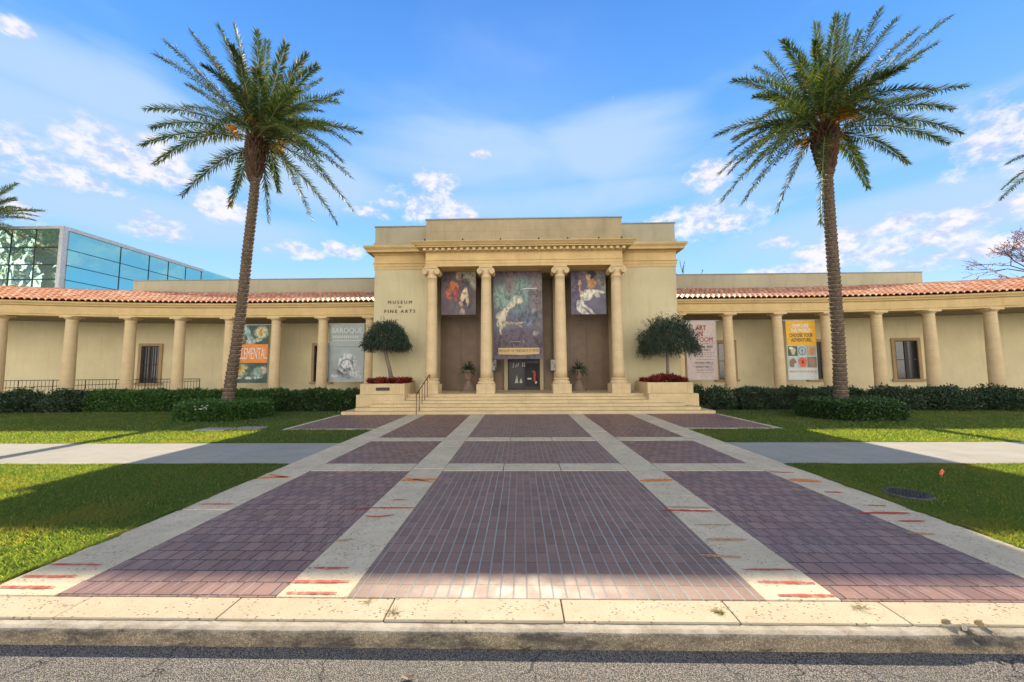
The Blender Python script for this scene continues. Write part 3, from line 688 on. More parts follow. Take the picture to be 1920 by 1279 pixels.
for sgn in (-1, 1):
    path = wpath(sgn, 7.93, XE)
    ent = [(-.30, 4.94), (.27, 4.94), (.27, 5.03), (.30, 5.04), (.30, 5.08), (.27, 5.10), (.27, 5.46), (.32, 5.50), (.36, 5.52), (.36, 5.56), (.43, 5.64), (.45, 5.72), (-.30, 5.72)]
    MB().sweep(path, ent).build('wing_entablature', M['stone'], MUS)
    MB().sweep(path, [(-2.3, 4.90), (-.31, 4.96), (-.31, 5.01), (-2.3, 4.95)]).build('wing_ceiling', M['ceiling'], MUS)
    MB().sweep(path, [(-2.6, 0.0), (.42, 0.0), (.42, .49), (-2.6, .49)]).build('wing_floor', M['wall_up'], MUS)
    MB().sweep(path, [(-2.6, .2), (-2.3, .2), (-2.3, 6.75), (-2.6, 6.75)]).build('wing_wall', M['wall_wing'], MUS)
    xe = 26.8 if sgn < 0 else 26.3
    a, b = sorted((sgn*7.93, sgn*xe)); MB().box(a, b, 24.42, 36, 5.5, 8.07).build('wing_parapet', M['wall_up'], MUS)
    MB().box(a-.03, b+.03, 24.38, 36.03, 8.073, 8.13).build('coping', M['coping'], MUS)
    # barrel tiles
    def tiles():
        n_t = int((XE-7.95)/.29); P = wpath(sgn, 7.95, XE, n_t*8); P = [Vector(p) for p in P]
        courses = 6; down = []
        for c in range(courses):
            for q in (0.0, .5, 1.0): down.append((c+q, q))
        V = []; F = []; nd = len(down)
        for i, p in enumerate(P):
            t = (P[min(i+1, len(P)-1)]-P[max(i-1, 0)]).normalized(); nr = Vector((t.y, -t.x)); nr = nr if nr.y < 0 else -nr
            ph = (i % 8)/8; crest = abs(math.sin(math.pi*ph))**.7
            for dpos, q in down:
                tt = dpos/courses; o = -2.55+tt*(2.55+.50)
                ir = (hash((i//8, int(dpos-1e-6), sgn)) % 100)/100.
                z = 6.86-tt*1.12+crest*.115+q*.04+ir*.006
                p2 = p+nr*o; V.append((p2.x, p2.y, z))
        for i in range(len(P)-1):
            for j in range(nd-1): F.append((i*nd+j, (i+1)*nd+j, (i+1)*nd+j+1, i*nd+j+1))
        # eave thickness
        k = len(V)
        for i in range(len(P)): v = V[i*nd+nd-1]; V.append((v[0], v[1]+.02, v[2]-.045))
        for i in range(len(P)-1): F.append((i*nd+nd-1, (i+1)*nd+nd-1, k+i+1, k+i))
        m2 = MB(); m2.v = V; m2.f = F; return m2
    rf = tiles().build('tile_roof', M['tile'], MUS)
    MB().sweep(path, [(-2.5, 6.72), (.44, 5.73), (.44, 5.725), (-2.5, 5.725)]).build('roof_deck', M['rail_metal'], rf)
    MB().sweep(wpath(sgn, 7.95, XE, 60), [(-2.66, 6.82), (-2.48, 6.82), (-2.48, 6.94), (-2.57, 7.0), (-2.66, 6.94)]).build('ridge_tile', M['tile'], rf)
# wing windows
M['trim'] = caststone('window_trim', (.40, .27, .14))
def window(sgn, x, w=.98, z0=1.15, z1=3.45, dark=False):
    # wall surface point
    s = .0226*(x-15) if x > 15 else 0; t = Vector((1*sgn, -s)).normalized(); nr = Vector((t.y, -t.x)); nr = nr if nr.y < 0 else -nr
    p = Vector((sgn*x, wy(x)))-nr*2.3; ang = math.atan2(t.y, t.x) if sgn > 0 else math.atan2(-t.y, -t.x)
    R = Matrix.Translation((p.x, p.y, 0)) @ Matrix.Rotation(ang, 4, 'Z')
    def tr(mb): mb.v = [tuple(R @ Vector(v)) for v in mb.v]; return mb
    f = MB(); e = .16
    f.box(-w/2-e, -w/2, -.10, .02, z0, z1+e); f.box(w/2, w/2+e, -.10, .02, z0, z1+e); f.box(-w/2, w/2, -.10, .02, z1, z1+e); f.box(-w/2-e-.08, w/2+e+.08, -.16, .02, z0-.12, z0)
    fo = tr(f).build('window', M['trim'], MUS)
    g = MB(); 
    for q in (-w/2, w/2-.05): g.box(q, q+.05, -.07, -.03, z0, z1)
    g.box(-w/2+.05, w/2-.05, -.07, -.03, z1-.05, z1); g.box(-w/2+.05, w/2-.05, -.07, -.03, z0, z0+.05); g.box(-.09, .09, -.066, -.034, z0+.05, z1-.05); g.box(-w/2+.05, -.09, -.062, -.036, (z0+z1)/2-.02, (z0+z1)/2+.02); g.box(.09, w/2-.05, -.062, -.036, (z0+z1)/2-.02, (z0+z1)/2+.02)
    if dark:
        for q in np.linspace(-w/2+.1, w/2-.1, 7): g.box(q-.012, q+.012, -.10, -.075, z0+.02, z1-.02)
    tr(g).build('window_frame', M['dark_metal'], fo)
    h = MB(); h.box(-w/2, w/2, -.028, -.012, z0, z1); tr(h).build('pane', M['pane'], fo)
def wall_x(px, sgn):                    # x of the wing wall seen at a pixel column
    best = None
    for k in range(700, 3200):
        x = k/100; s = .0226*(x-15) if x > 15 else 0; t = Vector((sgn, -s)).normalized(); nr = Vector((t.y,-t.x)); nr = nr if nr.y < 0 else -nr
        p = Vector((sgn*x, wy(x)))-nr*2.3; v = CROT.transposed() @ (Vector((p.x, p.y, 2.2))-CAM); q = 960+FPX*v.x/-v.z
        if best is None or abs(q-px) < best[0]: best = (abs(q-px), x)
    return best[1]
window(-1, wall_x(282, -1), dark=True); window(-1, wall_x(604, -1)); window(1, wall_x(1361, 1)); window(1, wall_x(1534, 1)); window(1, wall_x(1699, 1), w=1.15)

# ---------------------------------------------------------------- glass wing behind
GX, GY, GZ = -35.3, 27.0, 13.1
GB = thing('glass_building', (-40, 32, 0), 'teal mirrored glass building rising behind the left tiled roof', 'building')
MB().box(-62, GX-.05, GY+.05, 39.4, 0, GZ-.1).build('building_core', M['white_metal'], GB)
fz = [4.5, 6.7, 8.95, 10.1, 11.45, GZ-.22]
cell = MB(); xs = [GX-.31]
while xs[-1] > -60: xs.append(xs[-1]-1.95)
for i in range(len(xs)-1):
    for j in range(5):
        t1, t2 = random.uniform(-.012, .012), random.uniform(-.012, .012)
        cell.add([(xs[i+1]+.03, GY-t1, fz[j]+.03), (xs[i]-.03, GY+t1, fz[j]+.03), (xs[i]-.03, GY+t2, fz[j+1]-.03), (xs[i+1]+.03, GY-t2, fz[j+1]-.03)], [(0,1,2,3)])
cell.build('front_glazing', M['glass_teal'], GB, fixn=False)
m_ = MB(); m_.box(GX-.28, GX, GY-.12, GY+.2, 0, GZ); m_.box(-62, GX-.28, GY-.12, GY+.2, GZ-.22, GZ)
m_.build('corner_frame', M['white_metal'], GB)
m_ = MB()
for z in fz[1:5]: m_.box(-62, GX-.28, GY-.05, GY+.04, z-.035, z+.035)
for x in xs[1:]: m_.box(x-.018, x+.018, GY-.04, GY+.04, 0, GZ-.22)
m_.build('mullions', M['dark_metal'], GB)
m_ = MB(); ys = [GY+.25, 30.6, 33.4, 35.6, 37.3]
ys = [27.25, 31.0, 33.5, 35.4, 37.3, 39.2]
for i in range(5):
    for j in range(4):
        z0, z1 = ([4.5, 8.95, 10.1, 11.35, GZ-.3][j], [4.5, 8.95, 10.1, 11.35, GZ-.3][j+1])
        m_.add([(GX, ys[i]+.03, z0+.03), (GX, ys[i+1]-.03, z0+.03), (GX, ys[i+1]-.03, z1-.03), (GX, ys[i]+.03, z1-.03)], [(0,1,2,3)])
m_.build('side_glazing', M['glass_blue'], GB, fixn=False)
m_ = MB(); m_.box(GX-.1, GX+.08, GY+.2, 39.4, GZ-.3, GZ); m_.build('roof_edge', M['white_metal'], GB)
m_ = MB()
for z in (8.95, 10.1, 11.35): m_.box(GX-.04, GX+.03, GY+.2, 39.2, z-.02, z+.02)
for y in ys[1:]: m_.box(GX-.04, GX+.035, y-.022, y+.022, 2, GZ-.3)
m_.build('mullions', M['dark_metal'], GB)
MB().box(-60, GX-.4, 39.4, 45, 0, GZ+.1).build('rear_block', M['glass_blue'], GB)

# white apartment tower behind the viewer, seen mirrored in the glass
TW = thing('apartment_tower', (-145, -38, 0), 'white balconied apartment tower mirrored in the left glass building', 'building')
MB().box(-185, -104, -52, -40, 0, 66).build('tower_wall', stucco('tower_white', (.62, .62, .58), .1), TW)
m_ = MB(); m2 = MB(); m3 = MB()
for fl in range(17):
    z = 3.2+fl*3.7
    for x0 in (-182, -168, -154, -140, -126, -114):
        m_.box(x0, x0+8, -40, -38, z, z+.25); m2.box(x0+.3, x0+7.7, -39.998, -39.95, z+.4, z+2.9)
        for q in np.arange(x0+.1, x0+8, .5): m3.box(q, q+.06, -38.1, -38.02, z+.25, z+1.3)
        m3.box(x0, x0+8, -38.1, -38.02, z+1.3, z+1.36)
m_.build('balcony_slab', M['wall_up'], TW); m2.build('tower_window', M['pane'], TW); m3.build('balcony_rail', M['white_metal'], TW)

# ---------------------------------------------------------------- foliage builders
def shell_leaves(shape, n, size, rng=RNG, jitter=.06, down=0.0):
    """shape: function(rng,n)->(points, outward normals)"""
    P, Nn = shape(rng, n); P = P+Nn*rng.normal(size=(n,1))*jitter
    D = unit(Nn*.7+rand_dirs(n, rng)*1.0+np.array([0,0,.25-down])); S = unit(np.cross(D, rand_dirs(n, rng)))
    L_ = size*rng.uniform(.6, 1.3, n); return diamonds(P, D, S, L_, L_*.55)
def box_shape(x0, x1, y0, y1, z0, z1, rot=None):
    def f(rng, n):
        lx, ly, lz = x1-x0, y1-y0, z1-z0; A = np.array([lx*ly*1.3, lx*lz, lx*lz*.5, ly*lz, ly*lz]); c = rng.choice(5, n, p=A/A.sum())
        u, v, w = rng.random(n), rng.random(n), rng.random(n)
        P = np.stack([x0+u*lx, y0+v*ly, z0+w*lz], 1); N_ = np.zeros((n,3))
        for k, (ax, val, s) in enumerate(((2, z1, 1), (1, y0, -1), (1, y1, 1), (0, x0, -1), (0, x1, 1))):
            m = c == k; P[m, ax] = val; N_[m, ax] = s
        # soft uneven outline
        wob = .05*np.sin(P[:,0]*3.1+1)+.04*np.sin(P[:,0]*7.3)+.03*np.sin(P[:,0]*17+P[:,1]*9)
        P[:,2] += wob*(P[:,2]-z0)/lz; P[:,1] += .05*np.sin(P[:,0]*4.7+P[:,2]*5)
        return P, N_
    return f
def hedge_obj(name, shape, core, n, size, mat, jitter=.05, **tags):
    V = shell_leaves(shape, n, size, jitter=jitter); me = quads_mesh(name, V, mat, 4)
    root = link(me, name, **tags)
    core.build('inner_shade_core', M['core'], root); return root  # solid dark mass standing for the shade inside the foliage
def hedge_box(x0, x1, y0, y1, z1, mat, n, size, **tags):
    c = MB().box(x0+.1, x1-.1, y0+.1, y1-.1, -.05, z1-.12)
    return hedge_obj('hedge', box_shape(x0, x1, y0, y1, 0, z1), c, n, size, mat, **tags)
def sphere_shape(c, r, zmin=0):
    c = np.array(c); r = np.array(r)
    def f(rng, n):
        N_ = rand_dirs(n, rng); N_[:,2] = np.abs(N_[:,2])*1.0-(.35*rng.random(n)); N_ = unit(N_); w = 1+.12*np.sin(N_[:,0]*7+c[0])*np.cos(N_[:,1]*5)+.08*np.sin(N_[:,2]*11+c[1])
        P = c+N_*r*(w*rng.uniform(.55, 1.05, n)**.5).reshape(-1,1); P[:,2] = np.maximum(P[:,2], .02); return P, N_
    return f
def disc_shape(cx, cy, rx, ry, z1):
    def f(rng, n):
        a = rng.random(n)*2*math.pi; top = rng.random(n) < .5; q = np.where(top, np.sqrt(rng.random(n)), 1.0); w = 1+.03*np.sin(a*5)+.02*np.sin(a*13)
        P = np.stack([cx+rx*q*w*np.cos(a), cy+ry*q*w*np.sin(a), np.where(top, z1, rng.random(n)*z1)], 1); P[:,2] += .025*np.sin(P[:,0]*6)*top
        N_ = np.where(top[:,None], np.array([0,0,1.0]), np.stack([np.cos(a), np.sin(a), a*0], 1)); return P, N_
    return f
# hedges in front of the colonnade
HB = M['hedge_bright']; HL = M['hedge_leaf']; SL = M['shrub_leaf']
hedge_box(-11.5, -7.95, 17.1, 18.2, .82, HL, 15000, .085, label='clipped green hedge between the left palm and the steps', cat='hedge')
hedge_box(-20.6, -11.6, 17.0, 18.1, .84, HB, 30000, .085, label='long bright green clipped hedge behind the left palm', cat='hedge')
k = 0
for x, r in ((-21.8, 1.2), (-23.9, 1.25), (-26.0, 1.2)):
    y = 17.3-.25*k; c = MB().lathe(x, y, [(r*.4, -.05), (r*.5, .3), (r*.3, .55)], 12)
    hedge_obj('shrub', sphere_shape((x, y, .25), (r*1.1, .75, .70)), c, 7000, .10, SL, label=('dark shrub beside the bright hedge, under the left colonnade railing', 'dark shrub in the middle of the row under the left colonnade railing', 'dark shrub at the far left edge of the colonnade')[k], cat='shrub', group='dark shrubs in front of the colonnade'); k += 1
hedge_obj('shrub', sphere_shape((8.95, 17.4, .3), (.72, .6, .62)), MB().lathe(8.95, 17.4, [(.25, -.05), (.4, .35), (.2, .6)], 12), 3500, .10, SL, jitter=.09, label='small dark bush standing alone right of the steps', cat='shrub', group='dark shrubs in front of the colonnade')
hedge_box(9.9, 15.2, 16.9, 17.9, .80, SL, 17000, .09, label='dark clipped hedge below the orange and pink banners', cat='hedge')
k = 0
for x in (16.4, 18.5, 20.6, 22.8, 25.0):
    c = MB().lathe(x, 16.9, [(.5, -.05), (.6, .3), (.3, .55)], 12); y = 17.0-.12*k
    hedge_obj('shrub', sphere_shape((x, y, .25), (1.35, .8, .68)), c, 7000, .10, SL, label=('dark shrub just right of the right palm trunk', 'dark shrub below the first column right of the palm', 'dark shrub below the right end window', 'dark shrub below the second last column on the right', 'dark shrub at the far right edge')[k], cat='shrub', group='dark shrubs in front of the colonnade'); k += 1
for nm, c, lb in (('left', (-12.17, 14.8), 'round clipped hedge ringing the base of the left palm'), ('right', (12.2, 14.4), 'round clipped hedge ringing the base of the right palm')):
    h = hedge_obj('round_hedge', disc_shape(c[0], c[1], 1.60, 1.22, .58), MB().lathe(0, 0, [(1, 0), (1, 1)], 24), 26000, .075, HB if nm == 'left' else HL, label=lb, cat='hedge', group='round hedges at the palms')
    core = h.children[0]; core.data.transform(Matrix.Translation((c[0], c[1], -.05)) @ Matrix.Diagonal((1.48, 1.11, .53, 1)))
    q = MB()
    ctr = (-12.0, 13.58) if nm == 'left' else (13.35, 13.75)
    for i in range(16): a, b, cc = ctr[0]+random.gauss(0, .16), ctr[1]+random.gauss(0, .08), random.uniform(.42, .62); q.lathe(a, b, [(.008, cc), (.028, cc+.012), (.02, cc+.03)], 6)
    q.build('white_blossoms', M['flower_white'], h)
# tall thin hedge piece right of the steps
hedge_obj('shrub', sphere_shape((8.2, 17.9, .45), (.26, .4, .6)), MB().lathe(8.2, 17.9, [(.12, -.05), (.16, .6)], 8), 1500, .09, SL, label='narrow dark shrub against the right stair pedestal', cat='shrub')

# palms
def palm(base, trunk, r0, r1, crown, tips, name, label, rng, extra=10, L0=4.4, boss=2.0, trunk_parts=True, leaf_n=70):
    root = thing('palm_tree', base, label, 'palm tree', 'date palms')
    if trunk_parts:
        pts = [Vector(p) for p in trunk]; H = pts[-1].z-pts[0].z; nr_ = int(H/.0283); V = []; n = 26
        def at(z):
            for a, b in zip(pts, pts[1:]):
                if z <= b.z: t = (z-a.z)/(b.z-a.z); return a.lerp(b, max(0, t))
            return pts[-1]
        for i in range(nr_+1):
            z = pts[0].z+H*i/nr_; c = at(z); t = i/nr_; r = r0+(r1-r0)*t+.07*math.exp(-t*14)
            for j in range(n):
                a = 2*math.pi*j/n; ph = (z/.17) % 1.0
                row = math.floor(z/.17); u = (j/n*9+.5*(row % 2)) % 1.0
                sc2 = .050*(ph**1.2)*(1-.55*abs(2*u-1)); rr = r+sc2+rng.normal()*.005
                V.append((c.x+rr*math.cos(a), c.y+rr*math.sin(a), z))
        m_ = MB(); m_.v = V; m_.f = [(i*n+j, i*n+(j+1)%n, (i+1)*n+(j+1)%n, (i+1)*n+j) for i in range(nr_) for j in range(n)]
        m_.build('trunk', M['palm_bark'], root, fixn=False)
        # swollen head of cut leaf bases
        hb = MB(); c = Vector(crown); d = (pts[-1]-pts[-2]).normalized(); zl = boss
        ax = [(c-d*zl*(1-i/8)) for i in range(9)]; hb.tube(ax, [r1*1.2, r1*1.45, r1*1.75, r1*2.05, r1*2.3, r1*2.45, r1*2.3, r1*1.9, r1*.9], 14)
        for i in range(260):
            t = rng.random(); a = rng.random()*2*math.pi; p = c-d*zl*(1-t); r = r1*(1.1+1.3*math.sin(math.pi*min(1, t*.62)))
            o = Vector((math.cos(a), math.sin(a), 0)); s = p+o*(r*.8); e = p+o*(r*1.12+.05)+Vector((0, 0, .16+.05*t))
            hb.tube([s, e], [.075, .03], 5)
        hb.build('leaf_bases', M['palm_boss'], root)
    c = Vector(crown); F_V = []; rach = MB()
    def frond(tip, arch, L_leaf=.56, wid=.036):
        tip = Vector(tip); O = c+Vector((rng.normal()*.08, rng.normal()*.08, rng.normal()*.18-.05)); dv = tip-O
        ctrl = O+dv*.5+Vector((0, 0, arch)); n_ = leaf_n; tt = np.linspace(.0, 1, n_+1)
        O_, C_, T_ = map(np.array, (O, ctrl, tip))
        P = ((1-tt)**2)[:,None]*O_+(2*tt*(1-tt))[:,None]*C_+(tt**2)[:,None]*T_
        Tn = unit((2*(1-tt))[:,None]*(C_-O_)+(2*tt)[:,None]*(T_-C_))
        rach.tube([Vector(p) for p in P[::6]], [max(.008, .034*(1-t)) for t in tt[::6]], 4, False)
        side = unit(np.cross(Tn, np.array([0, 0, 1.0])+rng.normal(size=3)*.15)); upv = unit(np.cross(side, Tn))
        m = tt > .13; P, Tn, side, upv, t2 = P[m], Tn[m], side[m], upv[m], tt[m]
        for s in (-1, 1):
            for rep, vv in enumerate((.85, .25, -.45)):
                k_ = len(t2); ang = (1.02-.60*t2+rng.normal(size=k_)*.17)[:,None]; v = vv+rng.normal(size=k_)[:,None]*.12
                D = unit(Tn*np.cos(ang)+side*s*np.sin(ang)+upv*v*np.sin(ang)-np.array([0,0,.14])); S = unit(np.cross(D, upv+rng.normal(size=(k_,3))*.35))
                ln = L_leaf*(np.clip(t2*3.2, .25, 1))*(1-.50*t2**2.2)*rng.uniform(.85, 1.12, k_)
                F_V.append(diamonds(P+Tn*rng.uniform(0, .05), D, S, ln, np.full(k_, wid)))
    for tp in tips:
        px, py = tp[:2]; flat_ = ony(px, py, c.y); dd = flat_-c; lat = math.hypot(dd.x, dd.z); Lr = L0*rng.uniform(.96, 1.06)
        dy = math.sqrt(max(0, Lr*Lr-lat*lat)) if lat < Lr else 0; dy = min(dy, 3.2)*(1 if rng.random() < .5 else -1)
        if len(tp) > 2: dy = tp[2]
        q = ony(px, py, c.y+dy); dd = q-c; el_ = dd.z/max(.1, dd.length); frond(q, .35+.75*(1-abs(el_))+(.45 if el_ < -.2 else 0))
    for i in range(extra):
        a = rng.random()*2*math.pi; e = rng.uniform(-.35, 1.25); L = L0*rng.uniform(.62, .82)
        frond(c+Vector((math.cos(a)*math.cos(e), math.sin(a)*math.cos(e), math.sin(e)))*L, .35+.7*math.cos(e), .44)
    V = np.concatenate(F_V); me = quads_mesh('crown', V, M['palm_leaf'], 4); cr = link(me, 'crown', root)
    rach.build('frond_stalks', M['stalk'], cr, fixn=False)
    if trunk_parts:
        fs = []; 
        for i in range(9):
            a = rng.random()*2*math.pi; o = Vector((math.cos(a), math.sin(a), 0)); hub = c+o*.75+Vector((0, 0, rng.uniform(-.05, .5))); k_ = 60
            D = unit(np.array(o)*.5+rng.normal(size=(k_,3))*.35+np.array([0,0,-.35])); S = unit(np.cross(D, rand_dirs(k_, rng)))
            link(quads_mesh('fruit_stalk', diamonds(np.tile(np.array(hub), (k_,1)), D, S, rng.uniform(.3, .62, k_), np.full(k_, .03)), M['fruit'], 4), 'fruit_stalk', root)
    return root
M['stalk'] = plain('frond_stalk', (.22, .20, .07), .5)
YP = 14.9
tpx = [(425, 772), (428, 750), (435, 700), (443, 650), (450, 600), (457, 540), (463, 480), (470, 420), (476, 370), (480, 320), (484, 285)]
tr = [ony(a, b, YP) for a, b in tpx]; tr[0].z = -.05
tipsL = [(293,103),(312,79),(361,64),(411,53),(441,50),(482,63,-1.0),(501,79,1.2),(535,86),(572,105),(593,125),(639,173),(631,191),(672,247),(652,266),(655,329,-1.4),(660,391,.5),(629,414,.9),(583,409,-1),(503,412,1.5),(522,355,1.8),(432,383,1.6),(345,363,-.6),(294,304),(270,270),(288,238),(276,204),(352,159),
         (480,130,-3.4),(420,150,-3.2),(560,170,-3.0),(600,300,-3.0),(560,260,-3.6),(620,340,-2.2),(400,240,-3.4),(640,300,-1.5),(450,100,2.4),(520,140,3),(390,100,1.6),(600,150,1.8),(610,230,2.8),(350,200,2.4)]
palm((tr[0].x, YP, 0), tr, .185, .150, ony(485, 258, YP), tipsL, 'palm', 'tall date palm leaning right, left of the museum steps', np.random.default_rng(3))
YQ = 14.5
tpx = [(1577, 768), (1576, 730), (1574, 680), (1570, 610), (1566, 550), (1561, 480), (1558, 440), (1554, 380), (1551, 330), (1547, 275)]
tr = [ony(a, b, YQ) for a, b in tpx]; tr[0].z = -.05
tipsR = [(1777,34),(1752,83),(1715,56),(1681,36),(1650,20),(1587,31,1.6),(1568,36,-1.0),(1588,70,2.4),(1530,48),(1471,80),(1437,99),(1418,127),(1378,151),(1346,252),(1351,323),(1356,373),(1394,378,-1.2),(1458,393,1.3),(1540,417,-1.6),(1626,349,1.6),(1624,323,2.2),(1700,304,1.5),(1772,266),(1798,247),(1783,203),(1808,161),(1685,130,-2),
         (1560,120,-3.4),(1620,110,-3.0),(1490,140,-3.0),(1430,220,-2.6),(1440,300,-2.8),(1650,190,-3.3),(1700,230,-2.4),(1400,300,-1.8),(1610,60,1.5),(1500,100,2.8),(1640,150,2.9),(1420,180,2.5),(1720,110,1.2),(1740,180,1.4)]
palm((tr[0].x, YQ, 0), tr, .195, .16, ony(1545, 240, YQ), tipsR, 'palm', 'tall upright date palm right of the museum steps', np.random.default_rng(11))
Y3 = 24.5
c3 = ony(-75, 425, Y3); t3 = [Vector((c3.x-.2, Y3, -.05)), Vector((c3.x-.1, Y3, c3.z*.5)), c3-Vector((0, 0, 1.2))]
palm((c3.x, Y3, 0), t3, .38, .27, c3, [(80,395,.3),(30,345,-.5),(62,412,.6),(77,466,-.5),(20,440,1.5),(25,372,1.4),(-40,300),(-100,290),(-180,350),(-20,330,1.5),(-120,520),(-30,520)], 'palm', 'date palm at the left edge, its frond tips before the glass building', np.random.default_rng(5), extra=24, L0=5.2)
Y4 = 23.0
c4 = ony(2010, 300, Y4); t4 = [Vector((c4.x, Y4, -.05)), Vector((c4.x, Y4, c4.z*.5)), c4-Vector((0, 0, 1.2))]
palm((c4.x, Y4, 0), t4, .38, .27, c4, [(1891,305,.3),(1878,372,-.4),(1925,250),(2120,300),(2100,200),(2020,180),(2080,400),(1960,410,1)], 'palm', 'date palm at the right edge, only two frond tips in view', np.random.default_rng(6), extra=8, L0=4.3)

# weeping planter trees
def weep(px_c, base, canopy_c, rx, rz, trunk_pts, label, rng, n=11500, ragged=1.0):
    root = thing('weeping_tree', base, label, 'tree', 'weeping trees in the stair planters')
    m_ = MB(); m_.tube(trunk_pts[0], trunk_pts[1], 8)
    for i in range(16):
        a = rng.random()*2*math.pi; e = Vector(trunk_pts[0][-1]); q = Vector((canopy_c[0]+rx*.7*math.cos(a), canopy_c[1]+rx*.7*math.sin(a), canopy_c[2]+rz*(.1+.5*rng.random())))
        m_.tube([e, e.lerp(q, .5)+Vector((0, 0, .15)), q], [.035, .022, .008], 5)
    m_.build('trunk', M['bark'], root, smooth=True)
    c = np.array(canopy_c); N_ = rand_dirs(n, rng); N_[:,2] = np.abs(N_[:,2]); lob = 1+ragged*(.07*np.sin(np.arctan2(N_[:,1], N_[:,0])*5+1)+.08*np.sin(N_[:,0]*9+N_[:,2]*6))
    q = rng.uniform(.35, 1.0, n)**.4; P = c+N_*np.array([rx, rx*.9, rz])*(lob*q)[:,None]; drop = rng.random(n)*.42*(1-N_[:,2]); P[:,2] -= drop
    out = N_*np.array([1, 1, .2]); D = unit(out*.35+np.array([0, 0, -1.0])+rng.normal(size=(n,3))*.35); S = unit(np.cross(D, rand_dirs(n, rng)))
    V = diamonds(P, D, S, rng.uniform(.08, .17, n), rng.uniform(.018, .035, n))
    # hanging strands
    st_ = []; ns = 260
    for i in range(ns):
        a = rng.random()*2*math.pi; r = rng.uniform(.75, 1.06); s0 = c+np.array([rx*r*math.cos(a), rx*.9*r*math.sin(a), rz*.12*rng.random()-.05]); ln = rng.uniform(.15, .5)*ragged; k_ = 12
        Pp = s0+np.outer(np.linspace(0, 1, k_), np.array([.12*math.cos(a), .12*math.sin(a), -ln]))+rng.normal(size=(k_,3))*.015
        Dd = unit(np.array([0,0,-1.0])+rng.normal(size=(k_,3))*.6); st_.append(diamonds(Pp, Dd, unit(np.cross(Dd, rand_dirs(k_, rng))), np.full(k_, .10), np.full(k_, .022)))
    for i in range(int(60*ragged)):
        d = rand_dirs(1, rng)[0]; d[2] = abs(d[2]); s0 = c+d*np.array([rx, rx*.9, rz])*.95; k_ = 8; Pp = s0+np.outer(np.linspace(0, .28*ragged, k_), d+np.array([0,0,.1]))
        Dd = unit(d+rng.normal(size=(k_,3))*.8); st_.append(diamonds(Pp, Dd, unit(np.cross(Dd, rand_dirs(k_, rng))), np.full(k_, .10), np.full(k_, .025)))
    link(quads_mesh('crown', np.concatenate([V]+st_), M['weep_leaf'], 4), 'crown', root)
lc = ony(724, 655, 17.9); g0 = ony(734, 712, 17.9)
weep(0, (g0.x, 17.9, 1.2), (lc.x, 17.9, lc.z+.28), 1.10, 1.2, ([g0, ony(730, 690, 17.9), ony(724, 668, 17.9), ony(722, 655, 17.9)], [.11, .095, .08, .06]), 'dark dome shaped weeping tree with slanting trunk in the left planter', np.random.default_rng(21), ragged=.55)
rc = ony(1252, 658, 17.9); g1 = ony(1252, 712, 17.9)
weep(0, (g1.x, 17.9, 1.2), (rc.x+.05, 17.9, rc.z+.25), 1.36, 1.42, ([g1, ony(1252, 690, 17.9), ony(1251, 660, 17.9)], [.085, .075, .07]), 'shaggy weeping tree with straight trunk in the right planter', np.random.default_rng(22), n=13000, ragged=1.25)
# planters
for sgn, lb in ((-1, 'stone planter box with bronze plaque left of the steps'), (1, 'stone planter box without plaque right of the steps')):
    x0, x1 = (-7.67, -5.6) if sgn < 0 else (5.55, 7.62); root = thing('stone_planter', ((x0+x1)/2, 17.9, .755), lb, 'planter', 'stair planters')
    m_ = MB(); e = .14
    m_.chbox(x0, x1, 17.0, 17.0+e, .754, 1.24, .015); m_.chbox(x0, x1, 18.8-e, 18.8, .754, 1.24, .015); m_.chbox(x0, x0+e, 17.0+e, 18.8-e, .754, 1.238, .01); m_.chbox(x1-e, x1, 17.0+e, 18.8-e, .754, 1.238, .01)
    m_.box(x0+.22, x1-.22, 16.985, 16.999, .78, .83); m_.box(x0+.22, x0+.26, 16.985, 16.999, .83, 1.2); m_.box(x1-.26, x1-.22, 16.985, 16.999, .83, 1.2)
    m_.build('planter_box', M['step'], root); MB().box(x0+e+.003, x1-e-.003, 17.0+e+.003, 18.8-e-.003, .76, 1.19).build('soil', M['soil'], root)
    if sgn < 0: MB().chbox(-6.92, -6.28, 16.97, 16.998, .93, 1.07, .01).build('plaque', M['letter'], root)
    # bromeliads
    n = 5200; rng = np.random.default_rng(31+sgn); cx = rng.uniform(x0+.15, x1-.15, 60); cy = rng.uniform(17.15, 18.6, 60); k_ = rng.integers(0, 60, n)
    P = np.stack([cx[k_], cy[k_], np.full(n, 1.2)+(.22*np.exp(-((cx[k_]-(x0+x1)/2-(.1 if sgn > 0 else 0))/.6)**2) if sgn > 0 else .10)], 1)+rng.normal(size=(n,3))*.04; D = unit(rng.normal(size=(n,3))*.6+np.array([0, -.1, .75])); S = unit(np.cross(D, rand_dirs(n, rng)))
    link(quads_mesh('red_plants', diamonds(P, D, S, rng.uniform(.12, .24, n), rng.uniform(.03, .055, n)), M['red_leaf'], 4), 'red_plants', None, label='low bed of dark red bromeliads in the left planter' if sgn < 0 else 'mounded bright red bromeliads in the right planter', cat='flower bed', group='red planter beds')
